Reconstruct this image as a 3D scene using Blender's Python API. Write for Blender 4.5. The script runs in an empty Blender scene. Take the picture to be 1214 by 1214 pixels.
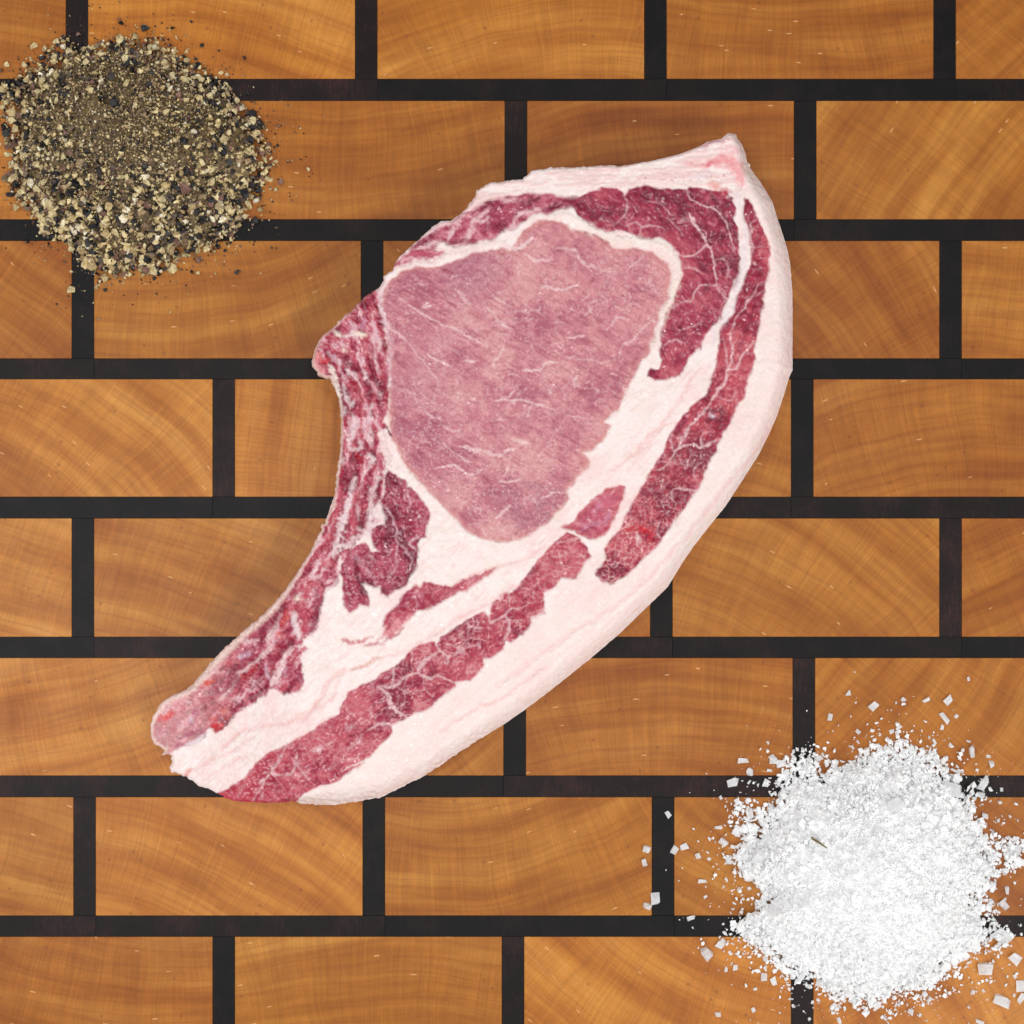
import bpy, math, random
import numpy as np
from mathutils import Vector, Matrix

random.seed(7)
RS = np.random.RandomState(11)
C = bpy.context.scene.collection
W = 1214.0                      # side of the square field of view, in the unit the plan below is drawn in
S = 0.30 / W                    # metres per plan unit on the board's surface
D = 0.62                        # height of the camera above the board

def X(px): return (px - 607.0) * S
def Y(py): return (607.0 - py) * S

# ------------------------------------------------------------------ camera, world, lamps, exposure
cam = bpy.data.cameras.new('camera')
cam.sensor_width = 36.0
cam.lens = 36.0 / 2 / ((0.30 / 2) / D)
cam.clip_start = 0.01
cam.clip_end = 20
co = bpy.data.objects.new('camera', cam)
C.objects.link(co)
co.location = (0, 0, D)
bpy.context.scene.camera = co
cam.dof.use_dof = True
cam.dof.focus_distance = D - 0.012
cam.dof.aperture_fstop = 9.0

world = bpy.data.worlds.new("World")
bpy.context.scene.world = world
world.use_nodes = True
bg = world.node_tree.nodes['Background']
bg.inputs[0].default_value = (0.93, 0.96, 1.0, 1)
bg.inputs[1].default_value = 0.27

def lamp(name, loc, size, power, col, target=(0, 0, 0)):
    l = bpy.data.lights.new(name, 'AREA')
    l.shape = 'RECTANGLE'
    l.size, l.size_y = size
    l.energy = power
    l.color = col
    o = bpy.data.objects.new(name, l)
    C.objects.link(o)
    o.location = loc
    d = Vector(target) - Vector(loc)
    o.rotation_euler = d.to_track_quat('-Z', 'Y').to_euler()
    return o

lamp('key_light', (-0.95, 0.45, 0.80), (0.8, 0.8), 5.0, (1.0, 0.99, 0.97))  # unseen soft key lamp, placed to light from the upper left
lamp('fill_light', (0.95, -0.15, 0.85), (0.7, 0.7), 4.3, (1.0, 0.98, 0.95))  # unseen fill lamp added on the right
lamp('fill_light', (0.35, -0.95, 0.85), (0.6, 0.5), 4.2, (1.0, 0.98, 0.95))  # unseen fill lamp added to brighten the lower right rind and its shadow
lamp('reflection_light', (-0.45, -0.12, 1.05), (0.26, 0.40), 2.0, (0.97, 0.98, 1.0))  # unseen lamp placed so its sheen falls on the board's left edge
lamp('reflection_light', (-0.13, -0.11, 1.12), (0.045, 0.045), 0.85, (1.0, 0.98, 0.95))  # small unseen lamp added for wet glints on the meat
lamp('reflection_light', (0.13, 0.16, 1.12), (0.045, 0.045), 0.85, (1.0, 0.98, 0.95))  # second small lamp added for glints, likewise unseen
lamp('reflection_light', (0.44, -0.46, 1.05), (0.26, 0.26), 1.6, (1.0, 0.96, 0.93))  # unseen lamp placed so its sheen falls on the lower right corner

vs = bpy.context.scene.view_settings
vs.view_transform = 'Standard'
vs.look = 'None'
vs.exposure = 0.0
vs.gamma = 1.0
bpy.context.scene.cycles.max_bounces = 16
bpy.context.scene.cycles.diffuse_bounces = 10

# ------------------------------------------------------------------ numeric helpers
def lin(r, g, b):
    out = []
    for c in (r, g, b):
        c /= 255.0
        out.append(c / 12.92 if c <= 0.04045 else ((c + 0.055) / 1.055) ** 2.4)
    return np.array(out, dtype=np.float32)

def hash2(ix, iy, seed):
    h = (ix.astype(np.int64) * 374761393 + iy.astype(np.int64) * 668265263 + seed * 1274126177) & 0xffffffff
    h = ((h ^ (h >> 13)) * 1274126177) & 0xffffffff
    h = (h ^ (h >> 16)) & 0xffffffff
    return (h & 0xffffff).astype(np.float32) / float(0xffffff)

def noise(x, y, seed=0):            # value noise, 0..1
    ix = np.floor(x); iy = np.floor(y)
    fx = x - ix; fy = y - iy
    fx = fx * fx * fx * (fx * (fx * 6 - 15) + 10); fy = fy * fy * fy * (fy * (fy * 6 - 15) + 10)
    a = hash2(ix, iy, seed); b = hash2(ix + 1, iy, seed)
    c = hash2(ix, iy + 1, seed); d = hash2(ix + 1, iy + 1, seed)
    return (a + (b - a) * fx) * (1 - fy) + (c + (d - c) * fx) * fy

def fbm(x, y, seed=0, oct=3):
    s = 0; a = 1.0; t = 0
    for k in range(oct):
        s = s + a * noise(x * 2 ** k + 17.3 * k, y * 2 ** k - 9.1 * k, seed + 31 * k)
        t += a; a *= 0.5
    return s / t

def worley(x, y, seed=0):           # F1, F2, random value of the nearest cell
    ix = np.floor(x); iy = np.floor(y)
    f1 = np.full(x.shape, 9.0, np.float32); f2 = f1.copy(); rv = np.zeros_like(f1)
    for dx in (-1, 0, 1):
        for dy in (-1, 0, 1):
            cx = ix + dx; cy = iy + dy
            px = cx + hash2(cx, cy, seed); py = cy + hash2(cx, cy, seed + 5)
            d = np.sqrt((px - x) ** 2 + (py - y) ** 2)
            near = d < f1
            f2 = np.where(near, f1, np.minimum(f2, d))
            rv = np.where(near, hash2(cx, cy, seed + 9), rv)
            f1 = np.where(near, d, f1)
    return f1, f2, rv

def sstep(a, b, x):
    t = np.clip((x - a) / (b - a), 0, 1)
    return t * t * (3 - 2 * t)

def Z(x0, y0, k, pts):              # measured points -> plan units
    return [(x0 + p[0] / k, y0 + p[1] / k) for p in pts]

def catmull(pts, n=4, closed=True):
    P = np.array(pts, dtype=np.float64); m = len(P); out = []
    rng = range(m) if closed else range(m - 1)
    for i in rng:
        if closed:
            a, b, c, d = P[(i - 1) % m], P[i], P[(i + 1) % m], P[(i + 2) % m]
        else:
            a, b, c, d = P[max(i - 1, 0)], P[i], P[i + 1], P[min(i + 2, m - 1)]
        for k in range(n):
            t = k / n
            out.append(0.5 * ((2 * b) + (-a + c) * t + (2 * a - 5 * b + 4 * c - d) * t * t + (-a + 3 * b - 3 * c + d) * t ** 3))
    if not closed: out.append(P[-1])
    return out

# ------------------------------------------------------------------ scene helpers
def tag(o, label=None, cat=None, group=None, kind=None):
    if label: o['label'] = label
    if cat: o['category'] = cat
    if group: o['group'] = group
    if kind: o['kind'] = kind
    return o

def empty(name, loc, label=None, cat=None, group=None):
    o = bpy.data.objects.new(name, None)
    C.objects.link(o)
    o.location = loc
    o.empty_display_size = 0.01
    return tag(o, label, cat, group)

def nodes(name):
    m = bpy.data.materials.new(name)
    m.use_nodes = True
    nt = m.node_tree
    return m, nt, nt.nodes['Principled BSDF']

def N(nt, t, **kw):
    n = nt.nodes.new(t)
    for k, v in kw.items(): setattr(n, k, v)
    return n

def math_(nt, op, a, b=None, c=None):
    n = nt.nodes.new('ShaderNodeMath'); n.operation = op
    for i, v in enumerate((a, b, c)):
        if v is None: continue
        if isinstance(v, (int, float)): n.inputs[i].default_value = v
        else: nt.links.new(v, n.inputs[i])
    return n.outputs[0]

def ramp(nt, fac, stops):
    n = nt.nodes.new('ShaderNodeValToRGB')
    els = n.color_ramp.elements
    while len(els) > 1: els.remove(els[-1])
    for i, (p, c) in enumerate(stops):
        e = els[0] if i == 0 else els.new(p)
        e.position = p
        e.color = (float(c[0]), float(c[1]), float(c[2]), 1)
    nt.links.new(fac, n.inputs[0])
    return n.outputs[0]

def mixc(nt, fac, a, b, mode='MIX'):
    n = nt.nodes.new('ShaderNodeMix'); n.data_type = 'RGBA'; n.blend_type = mode
    for s, v in ((n.inputs['Factor'], fac), (n.inputs[6], a), (n.inputs[7], b)):
        if hasattr(v, 'links') or hasattr(v, 'is_linked'): nt.links.new(v, s)
        elif isinstance(v, (int, float)): s.default_value = v
        else: s.default_value = (float(v[0]), float(v[1]), float(v[2]), 1)
    return n.outputs[2]

def snoise(nt, vec, scale, detail=3, rough=0.5, dim='3D', w=None):
    n = nt.nodes.new('ShaderNodeTexNoise'); n.noise_dimensions = dim
    n.inputs['Scale'].default_value = scale
    n.inputs['Detail'].default_value = detail
    n.inputs['Roughness'].default_value = rough
    if vec is not None: nt.links.new(vec, n.inputs['Vector'])
    if w is not None: nt.links.new(w, n.inputs['W'])
    return n.outputs['Fac']

# ------------------------------------------------------------------ wood materials
def make_maple():
    m, nt, b = nodes('oiled_maple_end_grain')
    L = nt.links.new
    tc = N(nt, 'ShaderNodeTexCoord')
    at = N(nt, 'ShaderNodeAttribute', attribute_type='OBJECT', attribute_name='ring_centre')
    tone = N(nt, 'ShaderNodeAttribute', attribute_type='OBJECT', attribute_name='tone')
    pl = N(nt, 'ShaderNodeVectorMath', operation='SCALE'); pl.inputs['Scale'].default_value = 1 / S
    L(tc.outputs['Object'], pl.inputs[0])
    seedv = N(nt, 'ShaderNodeVectorMath', operation='MULTIPLY_ADD')
    L(at.outputs['Vector'], seedv.inputs[0]); seedv.inputs[1].default_value = (3.1, 2.3, 1); L(pl.outputs[0], seedv.inputs[2])
    sv = seedv.outputs[0]
    # gentle waviness of the growth rings
    wn = N(nt, 'ShaderNodeTexNoise'); wn.inputs['Scale'].default_value = 0.006; wn.inputs['Detail'].default_value = 2
    L(sv, wn.inputs['Vector'])
    wv = N(nt, 'ShaderNodeVectorMath', operation='MULTIPLY_ADD')
    L(wn.outputs['Color'], wv.inputs[0]); wv.inputs[1].default_value = (30, 30, 0); L(pl.outputs[0], wv.inputs[2])
    df = N(nt, 'ShaderNodeVectorMath', operation='SUBTRACT'); L(wv.outputs[0], df.inputs[0]); L(at.outputs['Vector'], df.inputs[1])
    fl = N(nt, 'ShaderNodeVectorMath', operation='MULTIPLY'); L(df.outputs[0], fl.inputs[0]); fl.inputs[1].default_value = (1, 1, 0)
    ln = N(nt, 'ShaderNodeVectorMath', operation='LENGTH'); L(fl.outputs[0], ln.inputs[0])
    r = ln.outputs['Value']
    sx = N(nt, 'ShaderNodeSeparateXYZ'); L(fl.outputs[0], sx.inputs[0])
    ang = math_(nt, 'ARCTAN2', sx.outputs[1], sx.outputs[0])
    clen = N(nt, 'ShaderNodeVectorMath', operation='LENGTH'); L(at.outputs['Vector'], clen.inputs[0])
    arc = math_(nt, 'MULTIPLY', ang, clen.outputs['Value'])
    polar = N(nt, 'ShaderNodeCombineXYZ'); L(arc, polar.inputs[0]); L(r, polar.inputs[1]); L(tone.outputs['Fac'], polar.inputs[2])
    def pol(sx_, sy_):
        v = N(nt, 'ShaderNodeVectorMath', operation='MULTIPLY'); L(polar.outputs[0], v.inputs[0]); v.inputs[1].default_value = (sx_, sy_, 9)
        return v.outputs[0]
    broad = snoise(nt, pol(0.004, 0.030), 1, 3, 0.55)
    lines = snoise(nt, pol(0.003, 0.085), 1, 1, 0.5)
    thin = math_(nt, 'POWER', math_(nt, 'SUBTRACT', 1.0, math_(nt, 'MULTIPLY', math_(nt, 'ABSOLUTE', math_(nt, 'SUBTRACT', lines, 0.5)), 9.0)), 1.6)
    thin = math_(nt, 'MAXIMUM', thin, 0.0)
    rays = snoise(nt, pol(0.42, 0.008), 1, 3, 0.75)
    rays2 = snoise(nt, pol(0.10, 0.010), 1, 2, 0.5)
    fine = snoise(nt, pol(0.5, 0.5), 1, 2, 0.7)
    blot = snoise(nt, sv, 0.016, 3, 0.55)
    base = ramp(nt, broad, [(0.26, lin(154, 88, 27)), (0.45, lin(176, 108, 37)), (0.62, lin(191, 125, 50)), (0.8, lin(203, 140, 65))])
    base = mixc(nt, math_(nt, 'MULTIPLY', thin, 0.28), base, lin(132, 66, 24))
    bl = ramp(nt, blot, [(0.38, (1, 1, 1)), (0.68, (0.82, 0.73, 0.66))])
    base = mixc(nt, 0.8, base, bl, 'MULTIPLY')
    rr = ramp(nt, rays, [(0.3, (0.76, 0.73, 0.70)), (0.52, (1, 1, 1)), (0.70, (1.24, 1.27, 1.30))])
    base = mixc(nt, 0.55, base, rr, 'MULTIPLY')
    r2 = ramp(nt, rays2, [(0.3, (0.88, 0.86, 0.84)), (0.7, (1.1, 1.1, 1.1))])
    base = mixc(nt, 0.4, base, r2, 'MULTIPLY')
    fr = ramp(nt, fine, [(0.3, (0.88, 0.87, 0.86)), (0.7, (1.12, 1.12, 1.12))])
    base = mixc(nt, 0.6, base, fr, 'MULTIPLY')
    # the tone of this block
    tn = ramp(nt, tone.outputs['Fac'], [(0.0, (0.80, 0.70, 0.60)), (0.35, (0.96, 0.92, 0.90)), (0.6, (1.0, 1.03, 1.0)), (1.0, (1.22, 1.24, 1.28))])
    base = mixc(nt, 1.0, base, tn, 'MULTIPLY')
    # little pale pore flecks that lie along the rings
    vo = N(nt, 'ShaderNodeTexVoronoi', voronoi_dimensions='2D')
    L(pol(1 / 7.0, 1 / 1.7), vo.inputs['Vector']); vo.inputs['Scale'].default_value = 1
    sc = N(nt, 'ShaderNodeSeparateColor'); L(vo.outputs['Color'], sc.inputs[0])
    hit = math_(nt, 'MULTIPLY', math_(nt, 'GREATER_THAN', sc.outputs[0], 0.9983), math_(nt, 'LESS_THAN', vo.outputs['Distance'], 0.48))
    base = mixc(nt, math_(nt, 'MULTIPLY', hit, 0.55), base, lin(240, 188, 128))
    # scattered dark mineral specks
    v2 = N(nt, 'ShaderNodeTexVoronoi', voronoi_dimensions='2D'); L(sv, v2.inputs['Vector']); v2.inputs['Scale'].default_value = 0.11
    s2 = N(nt, 'ShaderNodeSeparateColor'); L(v2.outputs['Color'], s2.inputs[0])
    dk = math_(nt, 'MULTIPLY', math_(nt, 'GREATER_THAN', s2.outputs[1], 0.985), math_(nt, 'SUBTRACT', 1.0, math_(nt, 'MULTIPLY', v2.outputs['Distance'], 3.2)))
    base = mixc(nt, math_(nt, 'MULTIPLY', math_(nt, 'MAXIMUM', dk, 0.0), 0.6), base, lin(110, 60, 30))
    L(base, b.inputs['Base Color'])
    b.inputs['Roughness'].default_value = 0.36
    rg = math_(nt, 'MULTIPLY_ADD', blot, 0.2, 0.27)
    L(rg, b.inputs['Roughness'])
    b.inputs['Specular IOR Level'].default_value = 0.30
    bp = N(nt, 'ShaderNodeBump'); bp.inputs['Strength'].default_value = 0.25; bp.inputs['Distance'].default_value = 0.0002
    L(math_(nt, 'ADD', rays, math_(nt, 'MULTIPLY', hit, -2.0)), bp.inputs['Height']); L(bp.outputs[0], b.inputs['Normal'])
    return m

def make_dark():
    m, nt, b = nodes('dark_wenge_strip')
    L = nt.links.new
    tc = N(nt, 'ShaderNodeTexCoord')
    tone = N(nt, 'ShaderNodeAttribute', attribute_type='OBJECT', attribute_name='tone')
    mp = N(nt, 'ShaderNodeVectorMath', operation='SCALE'); mp.inputs['Scale'].default_value = 1 / S
    L(tc.outputs['Object'], mp.inputs[0])
    ad = N(nt, 'ShaderNodeVectorMath', operation='ADD'); L(mp.outputs[0], ad.inputs[0])
    ts = N(nt, 'ShaderNodeVectorMath', operation='SCALE'); ts.inputs[0].default_value = (900, 700, 0); L(tone.outputs['Fac'], ts.inputs['Scale'])
    L(ts.outputs[0], ad.inputs[1])
    sk = N(nt, 'ShaderNodeMapping'); sk.inputs['Rotation'].default_value = (0, 0, 0.9); sk.inputs['Scale'].default_value = (1, 0.15, 1)
    L(ad.outputs[0], sk.inputs['Vector'])
    a = snoise(nt, ad.outputs[0], 0.02, 3, 0.6)
    c = snoise(nt, sk.outputs[0], 0.35, 3, 0.6)
    f = snoise(nt, ad.outputs[0], 0.45, 2, 0.6)
    mixv = math_(nt, 'ADD', math_(nt, 'MULTIPLY', a, 0.5), math_(nt, 'ADD', math_(nt, 'MULTIPLY', c, 0.25), math_(nt, 'MULTIPLY', f, 0.25)))
    col = ramp(nt, mixv, [(0.3, lin(8, 6, 7)), (0.5, lin(16, 13, 14)), (0.68, lin(40, 27, 26))])
    tn = ramp(nt, tone.outputs['Fac'], [(0.0, (0.7, 0.74, 0.85)), (0.5, (1, 0.95, 0.92)), (1.0, (2.6, 1.8, 1.65))])
    L(mixc(nt, 1.0, col, tn, 'MULTIPLY'), b.inputs['Base Color'])
    b.inputs['Roughness'].default_value = 0.42
    L(math_(nt, 'MULTIPLY_ADD', f, 0.25, 0.30), b.inputs['Roughness'])
    bp = N(nt, 'ShaderNodeBump'); bp.inputs['Strength'].default_value = 0.2; bp.inputs['Distance'].default_value = 0.0001
    L(f, bp.inputs['Height']); L(bp.outputs[0], b.inputs['Normal'])
    b.inputs['Specular IOR Level'].default_value = 0.20
    return m

MAPLE = make_maple(); DARK = make_dark()

# ------------------------------------------------------------------ the board: blocks and strips, one by one
THICK = 0.042
def block_mesh(w, h, z1, bev=0.00007):
    x, y = w / 2, h / 2; i = bev
    v = [(-x, -y, -THICK), (x, -y, -THICK), (x, y, -THICK), (-x, y, -THICK),
         (-x, -y, z1 - i), (x, -y, z1 - i), (x, y, z1 - i), (-x, y, z1 - i),
         (-x + i, -y + i, z1), (x - i, -y + i, z1), (x - i, y - i, z1), (-x + i, y - i, z1)]
    f = [(3, 2, 1, 0), (8, 9, 10, 11)]
    for k in range(4):
        n = (k + 1) % 4
        f += [(k, n, 4 + n, 4 + k), (4 + k, 4 + n, 8 + n, 8 + k)]
    me = bpy.data.meshes.new('board_piece'); me.from_pydata(v, [], f); me.update()
    return me

_cache = {}
def piece(name, x0, y0, x1, y1, z1, mat, parent, tone, centre=None):
    x0, x1 = max(x0, -300.0), min(x1, 1514.0)          # the board's straight ends
    if x1 - x0 < 3: return None
    w, h = (x1 - x0) * S, (y1 - y0) * S
    key = (round(w, 6), round(h, 6), mat.name, round(z1, 6))
    if key not in _cache:
        me = block_mesh(w, h, z1); me.materials.append(mat); _cache[key] = me
    o = bpy.data.objects.new(name, _cache[key])
    C.objects.link(o); o.parent = parent
    o.location = (X((x0 + x1) / 2), Y((y0 + y1) / 2), 0)
    o['tone'] = float(tone)
    if centre is not None: o['ring_centre'] = [float(centre[0]), float(centre[1]), 0.0]
    return o

board = empty('cutting_board', (0, 0, 0), 'thick end-grain cutting board of amber wooden blocks in a brick pattern with black strips', 'cutting board')
rowtop = [-46, 119.5, 285.5, 449.5, 614.5, 780, 945, 1110.5]
rowbot = [93.5, 260, 425, 589, 755, 919.5, 1085.5, 1250]
vx = [78, 255.5, 85, 252, 85, 254, 87, 252]          # left edge of one vertical strip in the row
VW, PITCH = 26.5, 342.9
# ring centres (right, up from the block's middle) of the blocks in view, keyed by row and column
rng = random.Random(4)
cent = {(0, 0): (-60, -900), (0, 1): (-80, -650), (0, 2): (120, -420), (0, 3): (0, 900),
        (1, 1): (-60, 620), (1, 2): (-80, 900), (1, 3): (100, -800),
        (2, 0): (-300, -500), (2, 1): (-100, 500), (2, 3): (-500, -420), (2, 4): (0, 1200),
        (3, 0): (330, -420), (3, 1): (-300, -380), (3, 3): (60, -320),
        (4, 0): (-200, -900), (4, 1): (-260, -620), (4, 3): (-260, -420), (4, 4): (200, -700),
        (5, 0): (320, -330), (5, 2): (-260, 500), (5, 3): (0, -600),
        (6, 0): (-100, -900), (6, 1): (-260, -520), (6, 2): (-90, 420), (6, 3): (200, 500),
        (7, 0): (-400, 430), (7, 1): (150, 600), (7, 2): (40, -760), (7, 3): (300, 500)}
rows = list(range(-1, 9))
for r in rows:
    if 0 <= r < 8: t, bt, v0 = rowtop[r], rowbot[r], vx[r]
    elif r < 0: t, bt, v0 = -211, -71, 250
    else: t, bt, v0 = 1276, 1416, 87
    start = v0 - PITCH * math.ceil((v0 + 360) / PITCH)
    k = 0; x = start
    while x < 1214 + 330:
        a, bb = x + VW, x + PITCH
        col = int(round((a + 260) / PITCH))
        c = cent.get((r, col - (0 if v0 > 150 else 0)))
        if c is None:
            ang = rng.uniform(0, 2 * math.pi); rad = rng.uniform(330, 900); c = (rad * math.cos(ang), rad * math.sin(ang))
        c = (c[0] + rng.uniform(-25, 25), c[1] + rng.uniform(-25, 25))
        piece('wood_block', a + 0.15, t + 0.15, bb - 0.15, bt - 0.15, rng.uniform(0.0, 0.00004), MAPLE, board, rng.uniform(0.0, 1.0), c)
        piece('dark_strip', x, t + 0.05, x + VW, bt - 0.05, -0.00008 - rng.uniform(0, 0.00003), DARK, board, rng.random() ** 1.6)
        x += PITCH; k += 1
    # the long strip under the row, laid in lengths that meet below the upright strips
    y0 = bt; y1 = (rowtop + [1276])[r + 1] if r < 8 else bt + 25
    if r < 0: y1 = rowtop[0]
    x = start + (0 if r % 2 else VW)
    while x < 1214 + 330:
        piece('dark_strip', x + 0.03, y0, x + PITCH - 0.03, y1, -0.00006 - rng.uniform(0, 0.00003), DARK, board, rng.random() ** 1.6)
        x += PITCH

# what the board lies on (out of the picture)
m, nt, b = nodes('grey_counter')
tc = N(nt, 'ShaderNodeTexCoord')
nt.links.new(ramp(nt, snoise(nt, tc.outputs['Object'], 60, 4), [(0.3, (0.10, 0.095, 0.09)), (0.7, (0.17, 0.165, 0.16))]), b.inputs['Base Color'])
me = bpy.data.meshes.new('countertop')
me.from_pydata([(-1, -1, -THICK - 0.0004), (1, -1, -THICK - 0.0004), (1, 1, -THICK - 0.0004), (-1, 1, -THICK - 0.0004)], [], [(0, 1, 2, 3)])
me.materials.append(m)
ct = bpy.data.objects.new('countertop', me); C.objects.link(ct); tag(ct, kind='structure')

# ------------------------------------------------------------------ THE CHOP
outline = Z(650, 120, 4.047, [(880, 150), (905, 152), (912, 170), (935, 195), (955, 240), (962, 280), (978, 290), (975, 305), (1030, 380), (1085, 470), (1110, 550), (1140, 640), (1160, 710), (1172, 770), (1182, 900), (1184, 1050), (1183, 1214)])
outline += Z(650, 400, 4.047, [(1184, 150), (1168, 185), (1145, 260), (1110, 370), (1070, 460), (1020, 560), (950, 670), (860, 808), (770, 920), (700, 1010), (650, 1085), (580, 1200)])
outline += [(765, 724), (735, 753), (701, 782)]
outline += Z(350, 620, 4.047, [(1214, 820), (1100, 905), (1000, 975), (860, 1060), (740, 1140), (630, 1214)])
outline += Z(150, 680, 4.047, [(1330, 1030), (1214, 1085), (1100, 1105), (990, 1120), (900, 1122), (840, 1115), (790, 1103), (640, 1108), (500, 1102), (450, 1080), (420, 1065), (390, 1048), (330, 1030), (290, 1000), (240, 975), (212, 968), (195, 972), (187, 945), (205, 920), (193, 900), (198, 885), (180, 878), (150, 884), (165, 862), (150, 850), (115, 830), (98, 790), (95, 740), (110, 690), (150, 630), (200, 595), (250, 577), (300, 545), (345, 490), (400, 425), (470, 355), (540, 290), (620, 225), (700, 150), (760, 75), (815, 0)])
outline += Z(340, 600, 7.14, [(120, 505), (190, 400), (240, 300), (290, 205), (283, 165), (300, 148), (318, 150), (345, 70), (390, -10)])
outline += Z(380, 480, 8.09, [(70, 1040), (130, 880), (150, 700), (170, 550), (190, 400), (195, 200), (185, 0)])
outline += Z(360, 370, 10.12, [(438, 1130), (420, 1030), (385, 950), (350, 870), (310, 785), (270, 795), (215, 770), (165, 745), (158, 710), (110, 670), (92, 590), (108, 500), (150, 400), (210, 290), (300, 220), (360, 170), (430, 95), (520, 10)])
outline += Z(450, 190, 6.07, [(-210, 1090), (-120, 990), (0, 910), (35, 860), (25, 838), (90, 790), (130, 710), (225, 620), (280, 570), (380, 480), (440, 440), (520, 432), (610, 360), (690, 260), (700, 215), (800, 155), (850, 158), (900, 150), (950, 140), (1020, 138), (1060, 110), (1090, 75), (1214, 58)])
outline += Z(650, 120, 4.047, [(0, 318), (140, 316), (280, 305), (340, 312), (500, 285), (640, 250), (735, 212), (760, 195), (830, 180), (862, 152)])

ST = 0.85
GX0, GX1, GY0, GY1 = 160, 955, 145, 970
nx = int((GX1 - GX0) / ST); ny = int((GY1 - GY0) / ST)
gx = GX0 + ST * np.arange(nx, dtype=np.float32); gy = GY0 + ST * np.arange(ny, dtype=np.float32)
PX, PY = np.meshgrid(gx, gy)

def edges_of(pts): return [(pts[i], pts[(i + 1) % len(pts)]) for i in range(len(pts))]

def seg_dist(d, a, b, lim, QX=None, QY=None):
    qx = PX if QX is None else QX; qy = PY if QY is None else QY
    i0 = max(0, int((min(a[0], b[0]) - lim - GX0) / ST)); i1 = min(nx, int((max(a[0], b[0]) + lim - GX0) / ST) + 2)
    j0 = max(0, int((min(a[1], b[1]) - lim - GY0) / ST)); j1 = min(ny, int((max(a[1], b[1]) + lim - GY0) / ST) + 2)
    if i0 >= i1 or j0 >= j1: return
    x = qx[j0:j1, i0:i1]; y = qy[j0:j1, i0:i1]
    ex, ey = b[0] - a[0], b[1] - a[1]
    t = np.clip(((x - a[0]) * ex + (y - a[1]) * ey) / (ex * ex + ey * ey + 1e-9), 0, 1)
    dd = np.hypot(x - a[0] - t * ex, y - a[1] - t * ey)
    d[j0:j1, i0:i1] = np.minimum(d[j0:j1, i0:i1], dd)

def sdf(pts, lim=20, QX=None, QY=None):         # positive inside
    d = np.full(PX.shape, float(lim), np.float32)
    qx = PX if QX is None else QX; qy = PY if QY is None else QY
    inside = np.zeros(PX.shape, bool)
    pad = 12
    xm0 = min(p[0] for p in pts) - pad; xm1 = max(p[0] for p in pts) + pad
    i0 = max(0, int((xm0 - GX0) / ST)); i1 = min(nx, int((xm1 - GX0) / ST) + 2)
    for a, b in edges_of(pts):
        seg_dist(d, a, b, lim + (0 if QX is None else 8), QX, QY)
        if a[1] == b[1]: continue
        lo, hi = min(a[1], b[1]), max(a[1], b[1])
        j0 = max(0, int((lo - pad - GY0) / ST)); j1 = min(ny, int((hi + pad - GY0) / ST) + 2)
        if j0 >= j1 or i0 >= i1: continue
        y = qy[j0:j1, i0:i1]; x = qx[j0:j1, i0:i1]
        xc = a[0] + (y - a[1]) / (b[1] - a[1]) * (b[0] - a[0])
        inside[j0:j1, i0:i1] ^= (y >= lo) & (y < hi) & (x < xc)
    return np.where(inside, d, -d)

def warp(amp, scale, seed, oct=2):
    return (PX + (fbm(PX / scale, PY / scale, seed, oct) - 0.5) * 2 * amp,
            PY + (fbm(PX / scale, PY / scale, seed + 77, oct) - 0.5) * 2 * amp)

# fine irregularity of cut edges
QX, QY = warp(2.4, 5.0, 3, 2)
OX, OY = warp(1.1, 4.0, 9, 2)
LX, LY = warp(3.4, 13.0, 8, 3)
rj = sstep(700, 640, PX + 0.25 * (PY - 500)) * 0.75 + 0.25     # the skin side is smooth
OX = PX + (OX - PX) * rj; OY = PY + (OY - PY) * rj
OUT = sdf(outline, 45, OX, OY)
jit = (fbm(PX / 3.2, PY / 3.2, 21, 2) - 0.5)
RX, RY = warp(3.0, 11.0, 13, 3)
STN = fbm(PX / 4.0, PY / 4.0, 23, 2)

# --- fat: creamy white with pink veils and long fibres
FW = lin(249, 230, 226); FP = lin(245, 208, 205); FC = lin(238, 218, 200); FB = lin(228, 214, 216)
def mix(col, c, a):
    a = a[..., None]
    return col * (1 - a) + np.asarray(c, np.float32) * a
veil = sstep(0.42, 0.75, fbm(PX / 46, PY / 46, 41, 3))
# fibres in the cap follow the outer edge
capdir = sstep(0.5, 0.8, fbm(OUT / 3.5, (PX - PY) / 70, 43, 2))
col = np.empty(PX.shape + (3,), np.float32); col[:] = FW
col = mix(col, FP, 0.55 * veil)
col = mix(col, lin(246, 236, 232), 0.5 * sstep(0.5, 0.75, fbm(PX / 20, PY / 20, 44, 2)))
fbr = fbm((PX + PY) / 3.2 + 3 * fbm(PX / 30, PY / 30, 46, 2), (PX - PY) / 34, 45, 3)
col = mix(col, lin(236, 190, 186), 0.38 * sstep(0.55, 0.78, fbr) * sstep(0.35, 0.65, fbm(PX / 26, PY / 26, 47, 2)))
col = mix(col, lin(250, 240, 236), 0.3 * sstep(0.46, 0.28, fbr))
col = mix(col, lin(232, 216, 200), 0.30 * sstep(0.5, 0.75, fbm(PX / 15, PY / 11, 48, 3)))
hgt = np.zeros(PX.shape, np.float32)             # relief in mm
hgt += 0.10 * (fbr - 0.5) + 0.07 * (fbm(PX / 6, PY / 6, 53, 2) - 0.5)
hgt += 0.75 * (fbm(PX / 60, PY / 60, 51, 2) - 0.5) + 0.22 * (fbm(PX / 16, PY / 16, 52, 2) - 0.5)
rough = np.full(PX.shape, 0.40, np.float32)
part = np.zeros(PX.shape, np.int32)              # 0 = seam fat

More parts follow.
